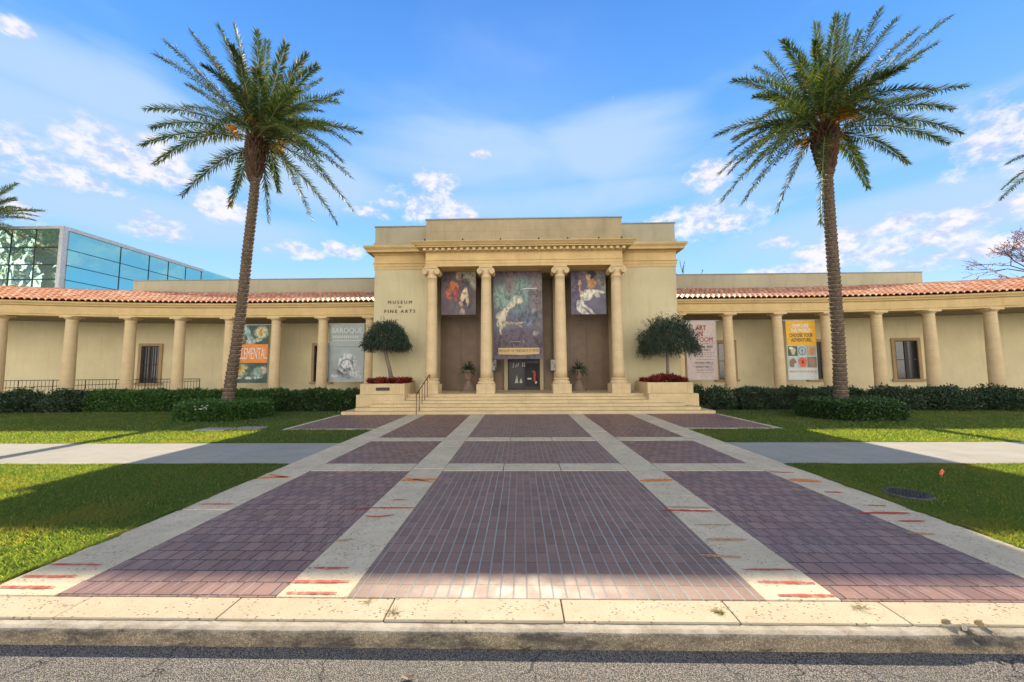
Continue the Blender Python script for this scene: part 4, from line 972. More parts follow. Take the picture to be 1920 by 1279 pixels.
# urns
for px, lb in ((878, 'stone urn on flared foot between left portico columns'), (1085, 'stone urn on flared foot between right portico columns')):
    u = ony(px, 700, 19.55); root = thing('urn', (u.x, 19.55, .73), lb, 'urn', 'portico urns'); x = u.x; z = .73
    MB().lathe(x, 19.55, [(.40, z), (.40, z+.08), (.33, z+.12), (.20, z+.35), (.11, z+.52), (.10, z+.56)], 24).build('foot', M['urn'], root, smooth=False)
    MB().lathe(x, 19.55, [(.10, z+.56), (.16, z+.62), (.20, z+.75), (.21, z+.98), (.25, z+1.08), (.26, z+1.12), (.22, z+1.12)], 24).build('bowl', M['urn'], root)
    n = 420; rng = np.random.default_rng(int(px)); st_ = []
    for i in range(95):
        a = rng.random()*2*math.pi; e = rng.uniform(.1, 1.45); L = rng.uniform(.3, .62); k_ = 7; t = np.linspace(0, 1, k_); o = np.array([math.cos(a)*math.cos(e), math.sin(a)*math.cos(e), math.sin(e)])
        Pp = np.array([x, 19.55, z+1.1])+np.outer(t, o)*L+np.outer(t**2, np.array([0,0,-.42*math.cos(e)])); Dd = unit(np.gradient(Pp, axis=0)); st_.append(diamonds(Pp[:-1], Dd[:-1], unit(np.cross(Dd[:-1], rand_dirs(k_-1, rng))), np.full(k_-1, .17), np.full(k_-1, .035)))
    link(quads_mesh('urn_plant', np.concatenate(st_), M['urn_leaf'], 4), 'urn_plant', None, label='spiky green plant in the %s portico urn' % ('left' if px < 900 else 'right'), cat='plant', group='urn plants')
# stair handrail
hr = thing('handrail', (-4.6, 16.4, 0), 'thin brown metal handrail climbing the left side of the steps', 'handrail')
def hz(y): return .90+max(0, min(1, (y-15.6)/2.1))*.73
m_ = MB(); m_.tube([(-4.6, 15.42, .78), (-4.6, 15.46, .88), (-4.6, 15.6, .92), (-4.6, 17.6, .92+.70), (-4.6, 17.75, .92+.71), (-4.6, 17.78, 1.55)], .024, 8); m_.build('top_rail', M['rail_metal'], hr)
for i, y in enumerate(np.linspace(15.46, 17.7, 6)):
    zb_ = -.0 if y < 15.6 else RH*(min(5, int((y-15.6)/.35))+1); MB().tube([(-4.6, y, zb_), (-4.6, y, hz(y)+.01)], .018, 8).build('post', M['rail_metal'], hr)
# ramp railing at the left colonnade
rr_ = thing('ramp_railing', (-24, 19.6, .5), 'dark metal picket railing along the left colonnade ramp', 'railing')
def rpt(x, off=-.55): s = .0226*(x-15) if x > 15 else 0; return Vector((-x, wy(x)+.45))
m_ = MB(); pk = MB(); xs_ = np.arange(19.0, 30.0, .16)
m_.tube([tuple(rpt(x))+(1.42,) for x in np.arange(19.0, 30.01, .5)], .02, 6); m_.tube([tuple(rpt(x))+(.62,) for x in np.arange(19.0, 30.01, .5)], .015, 6)
m_.tube([tuple(rpt(x))+(1.30-.03*(x-19),) for x in np.arange(19.0, 30.01, .5)], .018, 6)
for i, x in enumerate(xs_): p = rpt(x); pk.tube([(p.x, p.y, .50), (p.x, p.y, 1.42)], .022 if i % 9 == 0 else .009, 5)
m_.build('rails', M['dark_metal'], rr_); pk.build('pickets', M['dark_metal'], rr_)

# ---------------------------------------------------------------- banners
def banner(px0, px1, py0, py1, y, label, mat, pole=True, group=None, skew=0):
    a = ony(px0, py0, y); b = ony(px1, py1, y); x0, x1, z1, z0 = a.x, b.x, a.z, b.z
    root = thing('banner', ((x0+x1)/2, y, z0), label, 'banner', group)
    V = []; nx, nz_ = 24, 30; F = []
    for j in range(nz_+1):
        for i in range(nx+1):
            u, v = i/nx, j/nz_; V.append((x0+(x1-x0)*u, y+.003*math.sin(u*9+v*2)+.002*math.sin(v*11), z0+(z1-z0)*v))
    for j in range(nz_):
        for i in range(nx): k = j*(nx+1)+i; F.append((k, k+1, k+nx+2, k+nx+1))
    K = len(V); m_ = MB(); m_.v = V+[(a_, b_+.004, c_) for a_, b_, c_ in V]; m_.f = F+[tuple(K+q for q in reversed(f)) for f in F]
    m_.build('cloth', mat, root, fixn=False)
    if pole:
        MB().tube([(x0-.18, y, z1+.01), (x1+.18, y, z1+.01)], .022, 8).build('top_pole', M['white_metal'], root)
    def to(u, v): return x0+(x1-x0)*u, z0+(z1-z0)*v
    return root, to, y, x1-x0, z1-z0
def shape(root, to, y, pts, mat, name, off=.016):
    
    if len(pts) > 6 and len(pts) < 16:                           # soften outlines
        for _ in range(2):
            q_ = []
            for i in range(len(pts)): a, b = pts[i], pts[(i+1) % len(pts)]; q_ += [(a[0]*.75+b[0]*.25, a[1]*.75+b[1]*.25), (a[0]*.25+b[0]*.75, a[1]*.25+b[1]*.75)]
            pts = q_
    m_ = MB(); P = [to(u, v) for u, v in pts]; n = len(P); m_.add([(x, y-off, z) for x, z in P]+[(x, y-off+.002, z) for x, z in P], [tuple(range(n)), tuple(range(2*n-1, n-1, -1))]+[(i, (i+1) % n, n+(i+1) % n, n+i) for i in range(n)])
    return m_.build(name, mat, root)
def blobp(cx, cy, rx, ry, n=18, wob=.0, rot=0, ph=0):
    out = []
    for i in range(n):
        a = 2*math.pi*i/n; w = 1+wob*math.sin(3*a+ph)+wob*.6*math.sin(5*a+2*ph); p, q = rx*w*math.cos(a), ry*w*math.sin(a); out.append((cx+p*math.cos(rot)-q*math.sin(rot), cy+p*math.sin(rot)+q*math.cos(rot)))
    return out
def cloth(name, stops, scale=1.2, rough=.65):
    t = NT(name); f = t.noise(scale, 5, .6, dist=.6); r = t.n('ShaderNodeValToRGB'); t.put(r.inputs[0], f); e = r.color_ramp.elements
    e[0].position, e[0].color = stops[0][0], (*stops[0][1], 1); e[1].position, e[1].color = stops[-1][0], (*stops[-1][1], 1)
    for p, c in stops[1:-1]: q = e.new(p); q.color = (*c, 1)
    return t.bsdf(r.outputs[0], rough, .4)
def painting(name, px0, px1, py0, py1, y, bg, layers, amp=.05, sc_=5.0):
    """soft painterly print: blurred patches of colour over a mottled ground, in the banner's own plane"""
    a = ony(px0, py0, y); b = ony(px1, py1, y); x0, x1, z1, z0 = a.x, b.x, a.z, b.z; asp = (z1-z0)/(x1-x0)
    t = NT(name); X, Y, Z = xyz(t)
    u = t.math('DIVIDE', t.math('SUBTRACT', X, x0), x1-x0); v = t.math('DIVIDE', t.math('SUBTRACT', Z, z0), x1-x0)
    n1 = t.noise(sc_, 2, .5); n2 = t.noise(sc_*.9, 2, .5, sxyz=(1, 1, 1.3)); 
    u = t.math('ADD', u, t.math('MULTIPLY', t.math('SUBTRACT', n1, .5), amp*2)); v = t.math('ADD', v, t.math('MULTIPLY', t.math('SUBTRACT', n2, .5), amp*2))
    cx = t.n('ShaderNodeCombineXYZ'); t.put(cx.inputs[0], u); t.put(cx.inputs[1], v)
    c = t.mix(t.mr(t.noise(1.1, 6, .65), .35, .65), bg[0], bg[1])
    fold = t.mr(t.noise(6, 3, .5, sxyz=(1.3, 1, .8), dist=.6), .36, .58)
    for (lx, ly, rx, ry, rot, cc, soft) in layers:
        mp = t.n('ShaderNodeMapping', vector_type='TEXTURE'); t.put(mp.inputs[0], cx.outputs[0])
        mp.inputs['Location'].default_value = (lx, ly*asp, 0); mp.inputs['Rotation'].default_value = (0, 0, rot); mp.inputs['Scale'].default_value = (rx, ry*asp, 1)
        ln = t.n('ShaderNodeVectorMath', operation='LENGTH'); t.put(ln.inputs[0], mp.outputs[0])
        mk = t.mr(ln.outputs['Value'], 1-soft, 1+soft, 1, 0, True)
        c = t.mix(mk, c, t.mix(fold, tuple(q*.48 for q in cc), tuple(q*1.08 for q in cc)))
    return t.bsdf(c, .6, .35)
PG = 'painting banners hung in the portico bays'
A_ = (828, 892, 502, 590, 18.75)
r, to, y, w, h = banner(*A_, 'portico banner of a bearded robed figure with orange sleeve', painting('print_robed_figure', *A_, ((.09, .07, .08), (.15, .12, .12)), [
    (.88, .80, .42, .24, -.5, (.36, .33, .25), .35), (.10, .80, .22, .2, 0, (.11, .08, .10), .5), (.62, .42, .33, .36, .15, (.10, .085, .09), .2),
    (.34, .60, .15, .11, .7, (.50, .16, .06), .18), (.24, .43, .12, .12, .3, (.42, .12, .08), .2), (.42, .45, .08, .15, 0, (.36, .08, .06), .25), (.33, .40, .05, .07, 0, (.14, .09, .09), .4),
    (.50, .83, .085, .075, 0, (.46, .33, .20), .2), (.51, .765, .065, .04, 0, (.34, .25, .20), .3), (.60, .82, .03, .05, 0, (.12, .09, .07), .4),
    (.66, .42, .08, .15, -.35, (.66, .49, .31), .18), (.76, .31, .035, .13, 0, (.58, .42, .27), .25), (.57, .22, .05, .06, .5, (.42, .28, .20), .3), (.60, .06, .09, .07, 0, (.34, .25, .21), .3), (.45, .1, .1, .1, 0, (.13, .11, .12), .5)]), group=PG)
B_ = (925, 1018, 499, 673, 18.75)
r, to, y, w, h = banner(*B_, 'large centre banner over the door, pale arched form on dusky teal', painting('print_dusky_teal', *B_, ((.10, .095, .12), (.16, .17, .19)), [
    (.5, .97, .7, .08, 0, (.17, .11, .15), .5), (.20, .66, .25, .12, 0, (.24, .34, .28), .5), (.55, .72, .30, .14, .3, (.20, .28, .26), .6), (.9, .62, .16, .3, 0, (.20, .17, .17), .5), (.35, .80, .1, .12, 0, (.20, .17, .17), .6),
    (.62, .46, .32, .10, .1, (.12, .14, .17), .3), (.5, .15, .65, .17, 0, (.12, .09, .11), .25), (.52, .53, .2, .05, -.4, (.15, .19, .2), .4),
    (.50, .640, .10, .033, -.3, (.66, .60, .42), .2), (.545, .610, .05, .028, -.9, (.62, .56, .38), .25), (.38, .582, .12, .030, .75, (.60, .54, .38), .2), (.27, .53, .12, .026, .85, (.58, .52, .36), .2),
    (.17, .46, .12, .045, .1, (.60, .55, .40), .2), (.16, .38, .09, .055, 0, (.58, .52, .38), .25), (.14, .31, .025, .05, 0, (.50, .44, .30), .4), (.33, .385, .15, .016, -.05, (.50, .36, .24), .3), (.50, .365, .10, .010, -.5, (.50, .36, .24), .4), (.52, .385, .12, .008, .1, (.46, .32, .22), .4),
    (.82, .515, .045, .028, 0, (.34, .27, .28), .5), (.74, .375, .05, .022, 0, (.26, .27, .38), .5), (.85, .27, .055, .025, .3, (.36, .33, .30), .5)], amp=.035, sc_=6), group=PG)
shape(r, to, y, [(.10, .050), (.60, .044), (.93, .052), (.93, .118), (.10, .118)], plain('gold_strip', (.50, .36, .14), .5), 'name_strip', .018)
X, Z = to(.515, .086); text_mesh('MUSEUM OF FINE ARTS ST.PETE', .19, .002, 'lettering', M['letter'], r, Vector((X, y-.022, Z)), fit=w*.80)
X, Z = to(.75, .752); MB().box(X-.36, X+.36, y-.02, y-.017, Z-.020, Z+.020).build('white_line', colr('poster_white', (.6, .6, .58)), r)
X, Z = to(.5, .183); mm = MB()
for i in range(9): mm.box(X-.42+i*.06, X-.375+i*.06, y-.02, y-.017, Z-.015, Z+.02)
mm.build('small_print', colr('dim_white', (.30, .29, .3)), r); MB().lathe(X+.28, y-.018, [(.03, Z-.04), (.05, Z), (.03, Z+.05)], 8).build('small_emblem', colr('dim_white', (.30, .29, .3)), r)
C_ = (1070, 1137, 500, 589, 18.75)
r, to, y, w, h = banner(*C_, 'portico banner of a seated figure in white drapery', painting('print_draped_figure', *C_, ((.10, .085, .12), (.17, .155, .20)), [
    (.72, .84, .42, .18, 0, (.24, .22, .21), .4), (.92, .68, .12, .3, .2, (.27, .27, .24), .5), (.15, .5, .14, .5, 0, (.14, .11, .18), .5),
    (.59, .825, .125, .085, 0, (.06, .055, .07), .15), (.495, .775, .08, .066, .2, (.56, .38, .27), .15), (.60, .655, .13, .085, -.3, (.58, .27, .13), .2), (.57, .58, .13, .05, 0, (.55, .30, .16), .25),
    (.255, .66, .045, .07, 0, (.50, .31, .2), .2), (.265, .50, .028, .14, .1, (.44, .28, .18), .25), (.58, .46, .28, .055, .05, (.68, .63, .52), .15), (.84, .46, .14, .035, -.15, (.62, .57, .47), .2), (.44, .37, .18, .085, .2, (.70, .65, .54), .15), (.74, .40, .10, .05, -.8, (.55, .5, .42), .25),
    (.27, .18, .13, .13, .2, (.62, .57, .48), .15), (.36, .10, .13, .14, .9, (.60, .56, .47), .2), (.50, .10, .24, .035, -.75, (.66, .62, .52), .2), (.44, .08, .12, .02, -.75, (.18, .15, .2), .3)]), group=PG)
WG = 'exhibition banners hung in the colonnade bays'
YB = 21.25
# orange elemental banner
gr = cloth('elemental_green', [(.3, (.03, .06, .05)), (.5, (.07, .12, .09)), (.62, (.30, .34, .22)), (.75, (.45, .42, .25))], 2.6)
D_ = (436, 500, 610, 718, YB)
r, to, y, w, h = banner(*D_, 'green and orange ELEMENTAL banner half hidden by the left palm trunk', painting('print_garden', *D_, ((.03, .06, .055), (.08, .12, .09)), [
    (.80, .87, .18, .10, .2, (.50, .50, .34), .3), (.78, .88, .06, .07, 0, (.60, .32, .04), .3), (.20, .80, .14, .10, 0, (.40, .42, .26), .4), (.72, .74, .10, .03, 0, (.5, .5, .35), .4), (.45, .84, .07, .17, .45, (.32, .46, .42), .25), (.52, .71, .14, .05, 0, (.40, .40, .36), .4),
    (.28, .22, .20, .10, 0, (.46, .46, .26), .35), (.26, .23, .09, .05, 0, (.62, .36, .05), .3), (.45, .21, .06, .035, 0, (.08, .10, .05), .3), (.75, .17, .17, .09, .3, (.26, .36, .28), .3), (.9, .22, .1, .06, 0, (.5, .45, .32), .4), (.2, .09, .14, .018, 0, (.5, .52, .5), .3), (.5, .09, .10, .018, 0, (.5, .52, .5), .3), (.75, .09, .12, .018, 0, (.5, .52, .5), .3)], amp=.06, sc_=7), group=WG)
shape(r, to, y, [(0, .345), (1, .345), (1, .665), (0, .665)], plain('orange_cloth', (.72, .22, .02)), 'orange_panel', .020)
X, Z = to(.60, .495); text_mesh('ELEMENTAL', .95, .002, 'lettering', colr('poster_white', (.6, .6, .58)), r, Vector((X, y-.024, Z)), fit=w*.76, bold=.004)
# grey baroque banner
E_ = (619, 681, 608, 716, YB); g_ = (.52, .54, .52)
r, to, y, w, h = banner(*E_, 'pale grey BAROQUE banner with a white sculpted object beside the left planter', painting('print_sculpture', *E_, ((.29, .33, .31), (.37, .41, .39)), [
    (.35, .135, .36, .035, .25, g_, .15), (.65, .135, .36, .035, -.25, g_, .15), (.5, .17, .42, .035, 0, g_, .2), (.40, .13, .28, .05, -.35, (.24, .25, .25), .4),
    (.49, .31, .28, .175, 0, (.30, .31, .31), .06), (.51, .325, .275, .17, 0, (.58, .60, .58), .12), (.52, .285, .20, .115, 0, (.22, .23, .23), .15), (.51, .30, .15, .075, .2, (.62, .63, .61), .15), (.64, .27, .03, .08, .3, (.60, .6, .58), .3), (.36, .19, .13, .03, -.7, (.60, .6, .58), .2), (.33, .165, .12, .015, -.7, (.12, .12, .12), .3)], amp=.02, sc_=5), group=WG)
lt = colr('light_grey_print', (.56, .58, .55)); dg_ = colr('mid_grey_print', (.20, .21, .20)); 
X, Z = to(.5, .885); text_mesh('BAROQUE', .44, .002, 'lettering', lt, r, Vector((X, y-.02, Z)), fit=w*.88, bold=.004)
m_ = MB(); X0, Z0 = to(.1, .77)
for i in range(12): m_.box(X0+i*.128, X0+i*.128+.07, y-.02, y-.018, Z0-.05, Z0+.10)
X0, Z0 = to(.08, .71); m_.box(X0, X0+w*.84, y-.02, y-.018, Z0-.02, Z0+.02); m_.build('small_print', lt, r)
m_ = MB(); X0, Z0 = to(.1, .605)
for i in range(14): m_.box(X0+i*.11, X0+i*.11+.08, y-.02, y-.018, Z0-.015, Z0+.015)
m_.build('small_print', dg_, r)
# pink art in bloom banner
pk_ = plain('pale_pink_cloth', (.52, .42, .38)); red_ = colr('bloom_red', (.34, .05, .05)); blk = colr('print_black', (.05, .04, .04))
r, to, y, w, h = banner(1285, 1347, 602, 712, YB, 'pale pink ART IN BLOOM banner with red lettering behind the right planter tree', pk_, group=WG)
for s, u, v in (('ART', .50, .875), ('IN', .46, .775), ('BLOOM', .56, .675)): X, Z = to(u, v); text_mesh(s, .40, .002, 'lettering', red_, r, Vector((X, y-.02, Z)), bold=.008, sx=.80)
for s, u, v, z_ in (('APRIL 2024', .62, .555, .19), ('FRIDAY, APRIL 12', .55, .50, .12), ('SATURDAY, APRIL 13', .55, .285, .12), ('SUNDAY, APRIL 14', .55, .215, .12)): 
    X, Z = to(u, v); text_mesh(s, z_, .001, 'lettering', blk, r, Vector((X, y-.02, Z)), bold=.002, sx=.9)
m_ = MB()
for v in (.605, .455, .425, .39, .34, .25, .18, .155, .12):
    X0, Z0 = to(.3, v); q = 0
    while q < w*.55: l = random.uniform(.04, .14); m_.box(X0+q, X0+q+l, y-.018, y-.016, Z0-.012, Z0+.012); q += l+.03
m_.build('small_print', colr('print_brown', (.22, .14, .12)), r)
# yellow explore banner
r, to, y, w, h = banner(1472, 1535, 601, 712, YB, 'yellow and white EXPLORE THE WORLD banner with six small pictures', plain('white_cloth', (.52, .54, .52)), group=WG)
shape(r, to, y, [(0, .575), (1, .575), (1, 1), (0, 1)], plain('yellow_cloth', (.70, .36, .015)), 'yellow_panel', .014)
wp = colr('poster_white2', (.66, .62, .55)); ol = colr('olive_print', (.16, .11, .02))
for s, v, mt, fw in (('EXPLORE', .905, wp, .54), ('THE WORLD.', .825, wp, .70), ('CHOOSE YOUR', .745, ol, .80), ('ADVENTURE.', .665, ol, .70)): X, Z = to(.5, v); text_mesh(s, .275, .002, 'lettering', mt, r, Vector((X, y-.018, Z)), bold=.010, fit=w*fw)
cells = [(.03, .345, .40, .565, (.06, .10, .04)), (.355, .645, .40, .565, (.35, .42, .42)), (.66, .97, .40, .565, (.38, .30, .22)), (.03, .345, .205, .385, (.42, .46, .48)), (.355, .645, .205, .385, (.35, .38, .36)), (.66, .97, .205, .385, (.22, .16, .12))]
for i, (a, b, c, d, cc) in enumerate(cells): shape(r, to, y, [(a, c), (b, c), (b, d), (a, d)], plain('picture_ground', cc), 'picture', .014)
shape(r, to, y, blobp(.20, .48, .08, .06, wob=.1), plain('face_tone', (.5, .4, .25)), 'picture_face', .018); shape(r, to, y, blobp(.13, .53, .07, .02), wp, 'picture_blossom', .019)
shape(r, to, y, blobp(.50, .482, .125, .074), plain('seal_teal', (.10, .18, .19)), 'seal', .018); shape(r, to, y, blobp(.50, .482, .10, .058), plain('seal_pale', (.35, .43, .43)), 'seal_centre', .020); shape(r, to, y, [(.48, .43), (.52, .43), (.51, .48), (.58, .50), (.51, .50), (.50, .535), (.49, .50), (.42, .50), (.49, .48)], plain('seal_teal', (.10, .18, .19)), 'seal_tree', .022)
shape(r, to, y, blobp(.84, .48, .07, .06, wob=.15), plain('orange_figure', (.55, .17, .04)), 'picture_figure', .018)
shape(r, to, y, [(.06, .21), (.05, .30), (.10, .345), (.17, .35), (.20, .375), (.23, .345), (.31, .30), (.28, .28), (.20, .27), (.22, .21)], plain('ochre_beast', (.22, .14, .05)), 'picture_animal', .018)
shape(r, to, y, blobp(.50, .295, .14, .085, wob=.07), plain('poppy_red', (.62, .10, .02)), 'poppy', .018); shape(r, to, y, blobp(.50, .295, .045, .03), plain('poppy_heart', (.05, .06, .08)), 'poppy_heart', .020)
shape(r, to, y, blobp(.82, .295, .09, .075, wob=.08), plain('brown_relief', (.30, .19, .13)), 'picture_relief', .018)
m_ = MB(); X0, Z0 = to(.07, .14)
for i in range(8): m_.box(X0+i*.19, X0+i*.19+.13, y-.018, y-.016, Z0-.06, Z0+.06)
m_.build('small_print', plain('tan_print', (.50, .38, .18)), r)
# framed notices beside the door
for px0, px1, lb in ((922, 932, 'framed notice on the wall left of the entrance door'), (1031, 1043, 'framed poster on the wall right of the entrance door')):
    a = ony(px0, 673, 20.25); b = ony(px1, 696, 20.25); x0, x1 = (b.x-.48, b.x) if px0 < 1000 else (a.x, a.x+.48); root = thing('framed_poster', ((x0+x1)/2, 20.25, b.z), lb, 'poster', 'framed posters by the door')
    m_ = MB(); e = .035; m_.box(x0, x1, 20.24, 20.29, b.z, b.z+e); m_.box(x0, x1, 20.24, 20.29, a.z-e, a.z); m_.box(x0, x0+e, 20.24, 20.29, b.z+e, a.z-e); m_.box(x1-e, x1, 20.24, 20.29, b.z+e, a.z-e); m_.build('frame', M['dark_metal'], root)
    MB().box(x0+e, x1-e, 20.262, 20.28, b.z+e, a.z-e).build('poster', cloth('poster_paper', [(.4, (.10, .09, .09)), (.5, (.42, .38, .33)), (.7, (.5, .46, .4))], 7), root)

# ---------------------------------------------------------------- small things on the ground
mh = onz(1702, 926); mr_ = .25
man = thing('manhole_cover', (mh.x, mh.y, 0), 'round dark iron manhole cover set in the right front lawn', 'manhole cover')
MB().lathe(mh.x, mh.y, [(mr_+.03, -.03), (mr_+.03, .012), (mr_+.01, .016), (mr_+.01, .008)], 36, False).build('rim', plain('rusty_rim', (.10, .085, .075), .7), man)
M['iron'] = plain('cast_iron', (.035, .033, .04), .45, metal=.5, var=.3)
m_ = MB().lathe(mh.x, mh.y, [(mr_, -.03), (mr_, .010), (mr_-.01, .012), (0.01, .012)], 36, False)
for i in range(-7, 8):
    for j in range(-7, 8):
        if math.hypot(i, j)*.05 < mr_-.03: m_.box(mh.x+i*.05-.014, mh.x+i*.05+.014, mh.y+j*.05-.014, mh.y+j*.05+.014, .012, .019)
m_.build('cover_plate', M['iron'], man)
fl = onz(1767, 893); root = thing('marker_flag', (fl.x, fl.y, 0), 'small orange survey flag in the right front lawn', 'flag')
MB().tube([(fl.x, fl.y, 0), (fl.x+.01, fl.y, .13)], .002, 5).build('wire', M['white_metal'], root)
m_ = MB(); m_.add([(fl.x+.01, fl.y, .13), (fl.x-.05, fl.y-.02, .10), (fl.x-.06, fl.y-.01, .03), (fl.x, fl.y+.01, .01), (fl.x+.07, fl.y+.02, .07)], [(0, 1, 2, 3, 4)]); m_.build('flag_cloth', plain('safety_orange', (.85, .13, .02)), root, fixn=False)
for i, (p, w_, lb) in enumerate((((405, 805), 1.0, 'square concrete utility lid in the left lawn'), ((470, 803), .9, 'grassed over concrete utility lid right of the square one'))):
    q = onz(*p); MB().chbox(q.x-w_/2, q.x+w_/2, q.y-.3, q.y+.25, -.03, .022, .01).build('utility_lid', M['sidewalk'], label=lb, cat='utility lid')
lf = 0
for px, py, z, lb, c in ((985, 1217, -.105, 'curled dry brown leaf in the gutter near the middle', (.20, .13, .06)), (1435, 1220, -.105, 'dry brown leaf in the gutter right of the middle', (.24, .16, .08)), (765, 1272, -.105, 'dark curled leaf on the asphalt at the bottom edge', (.06, .04, .02)),
                     (296, 901, .03, 'red fallen leaf on the left front lawn', (.35, .06, .02)), (1900, 1219, -.105, 'pale dry leaf in the gutter at the far right', (.32, .24, .14))):
    q = onz(px, py, z); s = .035; m_ = MB(); V = []
    for i in range(9): a = 2*math.pi*i/9; rr2 = s*(1+.35*math.cos(2*a)+random.uniform(-.1, .1)); V.append((q.x+rr2*math.cos(a), q.y+rr2*.7*math.sin(a), z+.012*abs(math.cos(a))+.004))
    V.append((q.x, q.y, z+.003)); m_.add(V, [(i, (i+1) % 9, 9) for i in range(9)]); m_.build('fallen_leaf', plain('dry_leaf', c), fixn=False, label=lb, cat='leaf', group='fallen leaves')

# broken kerb stone and dry weeds in the joints
def chunk(px, py, r, c, lb, z=.0):
    q = onz(px, py, z); m_ = MB(); V = []; F = []; k_ = 7
    for i, (f, zz) in enumerate(((1, -.03), (1.0, .012), (.7, .024))):
        for j in range(k_): a = 2*math.pi*j/k_; rr = r*f*random.uniform(.65, 1.15); V.append((q.x+rr*math.cos(a)*1.5, q.y+rr*math.sin(a)*.7, z+zz*random.uniform(.7, 1.1)))
    for i in range(2):
        for j in range(k_): F.append((i*k_+j, i*k_+(j+1)%k_, (i+1)*k_+(j+1)%k_, (i+1)*k_+j))
    F.append(tuple(range(2*k_, 3*k_))); m_.add(V, F); m_.build('broken_stone', concrete('broken_stone', c), label=lb, cat='stone', group='broken bits of kerb')
chunk(1772, 1168, .026, (.24, .17, .10), 'brown broken stone lodged behind the chipped kerb at the right'); chunk(1808, 1174, .014, (.42, .39, .33), 'small white broken stone on the chipped kerb at the right'); chunk(1836, 1170, .022, (.30, .21, .11), 'flat brown stone flake at the right end of the kerb chip')
def weed(px, py, lb, n=70):
    rng = np.random.default_rng(px); q = onz(px, py, .0); P = np.array(q)+np.stack([rng.normal(size=n)*.022, rng.normal(size=n)*.012, np.zeros(n)], 1); D = unit(np.stack([rng.normal(size=n), rng.normal(size=n)*.6-.1, rng.uniform(.05, .5, n)], 1)); S = unit(np.cross(D, rand_dirs(n, rng)))
    link(quads_mesh('weed', diamonds(P, D, S, rng.uniform(.02, .075, n), rng.uniform(.002, .005, n)), leafmat('dry_weed', (.22, .16, .06), (.12, .13, .03), None, .3), 4), 'weed', label=lb, cat='weed', group='dry weeds in the slab joints')
weed(737, 1150, 'dry weed in the cracked slab left of the middle of the kerb'); weed(1346, 1148, 'dry weed in the slab joint right of the middle of the kerb'); weed(1610, 1140, 'thin dry weed at the slab joint on the right', 40); weed(690, 1128, 'sprig of weed where the left stone band meets the edging', 30)
# ---------------------------------------------------------------- trees behind
def branch_tree(base, top, name, label, rng, leafmat_, n_br, spread, leafn, size, bias=(0, 0, 0), depth=4):
    root = thing('tree', base, label, 'tree'); m_ = MB(); tips = []
    def rec(p, d, L, r, k):
        q = p+d*L; mid = p.lerp(q, .5)+Vector(rng.normal(size=3))*L*.06; m_.tube([p, mid, q], [r, r*.85, r*.65], 5, False)
        if k == 0: tips.append((p, q)); return
        for i in range(2 if k > 1 and rng.random() < .45 else 3):
            nd = (d+Vector(rng.normal(size=3))*spread+Vector(bias)*.2).normalized(); rec(q, nd, L*rng.uniform(.7, .95), r*.62, k-1)
        if k <= 2: tips.append((p, q))
    b = Vector(base); t = Vector(top); m_.tube([b, b.lerp(t, .5)+Vector((.1, 0, 0)), t], [.22, .18, .14], 8)
    for i in range(n_br):
        a = 2*math.pi*i/n_br+rng.random()*.5; rec(t, Vector((math.cos(a), math.sin(a), .55+.5*rng.random())).normalized(), 1.7, .08, depth)
    m_.build('trunk', M['dark_bark'], root, fixn=False)
    out = []
    for p, q in tips:
        k_ = leafn; u = rng.random(k_)[:,None]; P = np.array(p)*(1-u)+np.array(q)*u+rng.normal(size=(k_,3))*.06; D = rand_dirs(k_, rng); S = unit(np.cross(D, rand_dirs(k_, rng))); out.append(diamonds(P, D, S, size*rng.uniform(.6, 1.3, k_), size*.6*np.ones(k_)))
    link(quads_mesh('crown', np.concatenate(out), leafmat_, 4), 'crown', root)
M['dark_bark'] = bark('thin_dark_bark', (.07, .05, .05), (.14, .11, .10))
M['coral_leaf'] = leafmat('coral_tree_flowers', (.42, .05, .04), (.18, .06, .04), (.05, .05, .03), .3, (1.6, .9, .8), .5)
p = ony(1985, 500, 30.0); branch_tree((p.x, 30, -.05), (p.x, 30, 8.6), 'tree', 'nearly bare tree with red blossoms above the right roof', np.random.default_rng(4), M['coral_leaf'], 9, .34, 3, .13, depth=4)
p = ony(1272, 560, 38.0); branch_tree((p.x-.3, 38, -.05), (p.x-.3, 38, 9.2), 'tree', 'thin green treetop peeking out behind the museum block', np.random.default_rng(9), M['hedge_leaf'], 4, .40, 6, .16, depth=2)

# ---------------------------------------------------------------- grass
def litter():
    rng = np.random.default_rng(77); n = 420
    x = rng.uniform(-6.5, 6.5, n); y = np.where(rng.random(n) < .45, 2.70+np.abs(rng.normal(size=n))*.06, rng.uniform(2.9, 9, n)); z = np.where(y < 2.80, -.104, .006)
    ok = (np.abs(x) < 1.4*y+.2) & ~((y > 2.79) & (y < 2.93)); x, y, z = x[ok], y[ok], z[ok]; n = len(x)
    a = rng.random(n)*6.28; D = np.stack([np.cos(a), np.sin(a), rng.uniform(0, .25, n)], 1); S = np.stack([-np.sin(a), np.cos(a), rng.uniform(-.2, .2, n)], 1)
    link(quads_mesh('leaf_litter', diamonds(np.stack([x, y, z], 1), unit(D), unit(S), rng.uniform(.008, .03, n), rng.uniform(.004, .014, n)), leafmat('dry_litter', (.10, .06, .03), (.30, .22, .12), None, .1), 4), 'leaf_litter', kind='stuff', label='tiny dry leaf scraps strewn over the walk and gutter', cat='leaf litter')
litter()
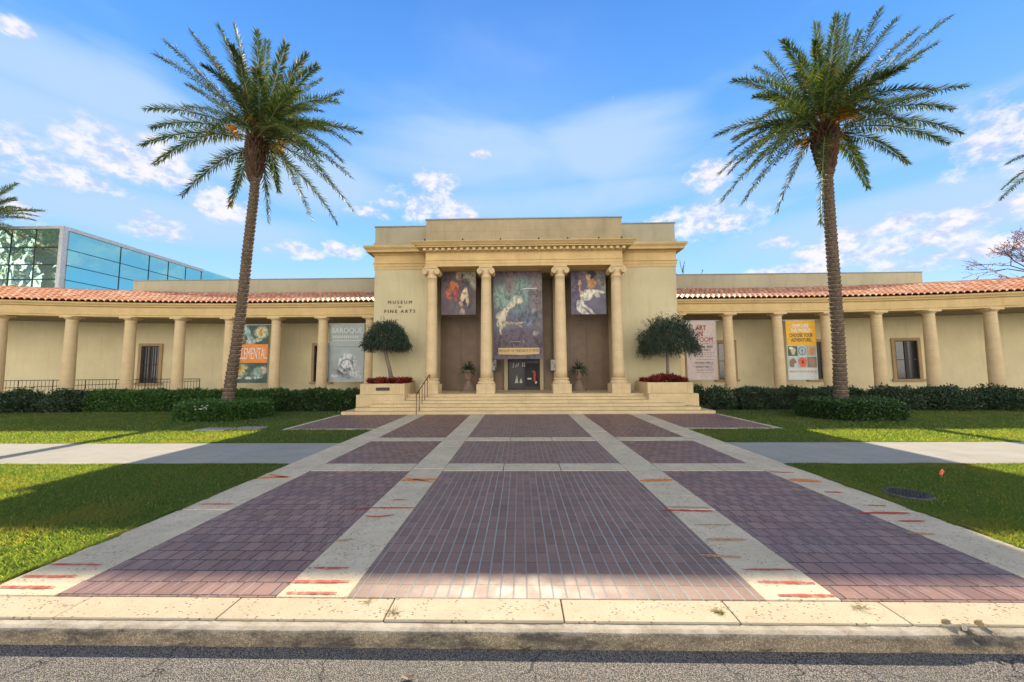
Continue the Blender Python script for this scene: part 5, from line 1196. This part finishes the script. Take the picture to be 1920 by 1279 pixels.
def grass():
    rng = np.random.default_rng(2); P = []
    def area(x0, x1, y0, y1, dens):
        n = int(abs(x1-x0)*(y1-y0)*dens); q = np.stack([rng.uniform(x0, x1, n), rng.uniform(y0, y1, n)], 1)
        m = (np.abs(q[:,0]+.27) < 1.46*q[:,1]+5.0); return q[m]
    regs = []
    for s in (-1, 1):
        for (x0, x1, y0, y1, d) in ((4.98, 7.5, 3.22, 5.2, 5200), (7.5, 12.5, 3.22, 5.2, 2200), (4.98, 12, 5.2, 7.48, 3600), (12, 16, 5.2, 7.48, 1600), (4.98, 26, 9.68, 11.82, 1300), (7.98, 30, 11.82, 16.9, 560)):
            regs.append((area(s*x0, s*x1, y0, y1, d) if s > 0 else area(-x1, -x0, y0, y1, d), y0))
    for s in (-1, 1):                                            # overhanging tufts along the stone edging and the sidewalk
        n = 16000; y = rng.uniform(3.22, 7.5, n); wv = .018+.022*np.sin(y*5.1+s)+.018*np.sin(y*13.7)+.012*np.sin(y*31); regs.append((np.stack([s*(5.02-rng.random(n)*np.clip(wv+.045, .01, .12)), y], 1), 3.2))
        for y1, dy in ((7.48, .06), (9.70, -.05)):
            n = 12000; x = rng.uniform(4.98, 13, n); wv = .5+.5*np.sin(x*4.3)*np.sin(x*1.7+1); q = np.stack([s*x, y1+dy*wv*rng.random(n)], 1); regs.append((q, 3.2))
    Vs = []
    for q, y0 in regs:
        n = len(q); big = 1 if y0 < 9 else (1.25 if y0 < 11 else 1.7)
        patch = .5+.5*np.sin(q[:,0]*1.7+3*np.sin(q[:,1]*1.1))*np.sin(q[:,1]*2.3+q[:,0]); h = rng.uniform(.018, .040, n)*(.75+.5*patch)*big
        # ragged overhang at the pavement edges
        a = rng.random(n)*2*math.pi; lean = rng.uniform(.1, .9, n); D = np.stack([np.cos(a)*lean, np.sin(a)*lean, np.ones(n)], 1); D = unit(D)
        S = np.stack([-np.sin(a+rng.normal(size=n)), np.cos(a+rng.normal(size=n)), np.zeros(n)], 1); w = rng.uniform(.0030, .0055, n)*big*(1 if y0 < 9 else 1.4)
        B = np.stack([q[:,0], q[:,1], np.full(n, -.034)], 1); hh = (h+.034)[:,None]
        Vs.append(np.stack([B-S*w[:,None], B+S*w[:,None], B+D*hh*.6+S*w[:,None]*.7, B+D*hh+np.stack([np.cos(a), np.sin(a), -.4*np.ones(n)], 1)*hh*.15, B+D*hh*.6-S*w[:,None]*.7], 1))
    V = np.concatenate(Vs); print('grass blades', len(V))
    link(quads_mesh('grass', V, M['grass'], 5), 'grass', kind='stuff', label='short green grass of the lawns beside the brick walk', cat='grass')
grass()
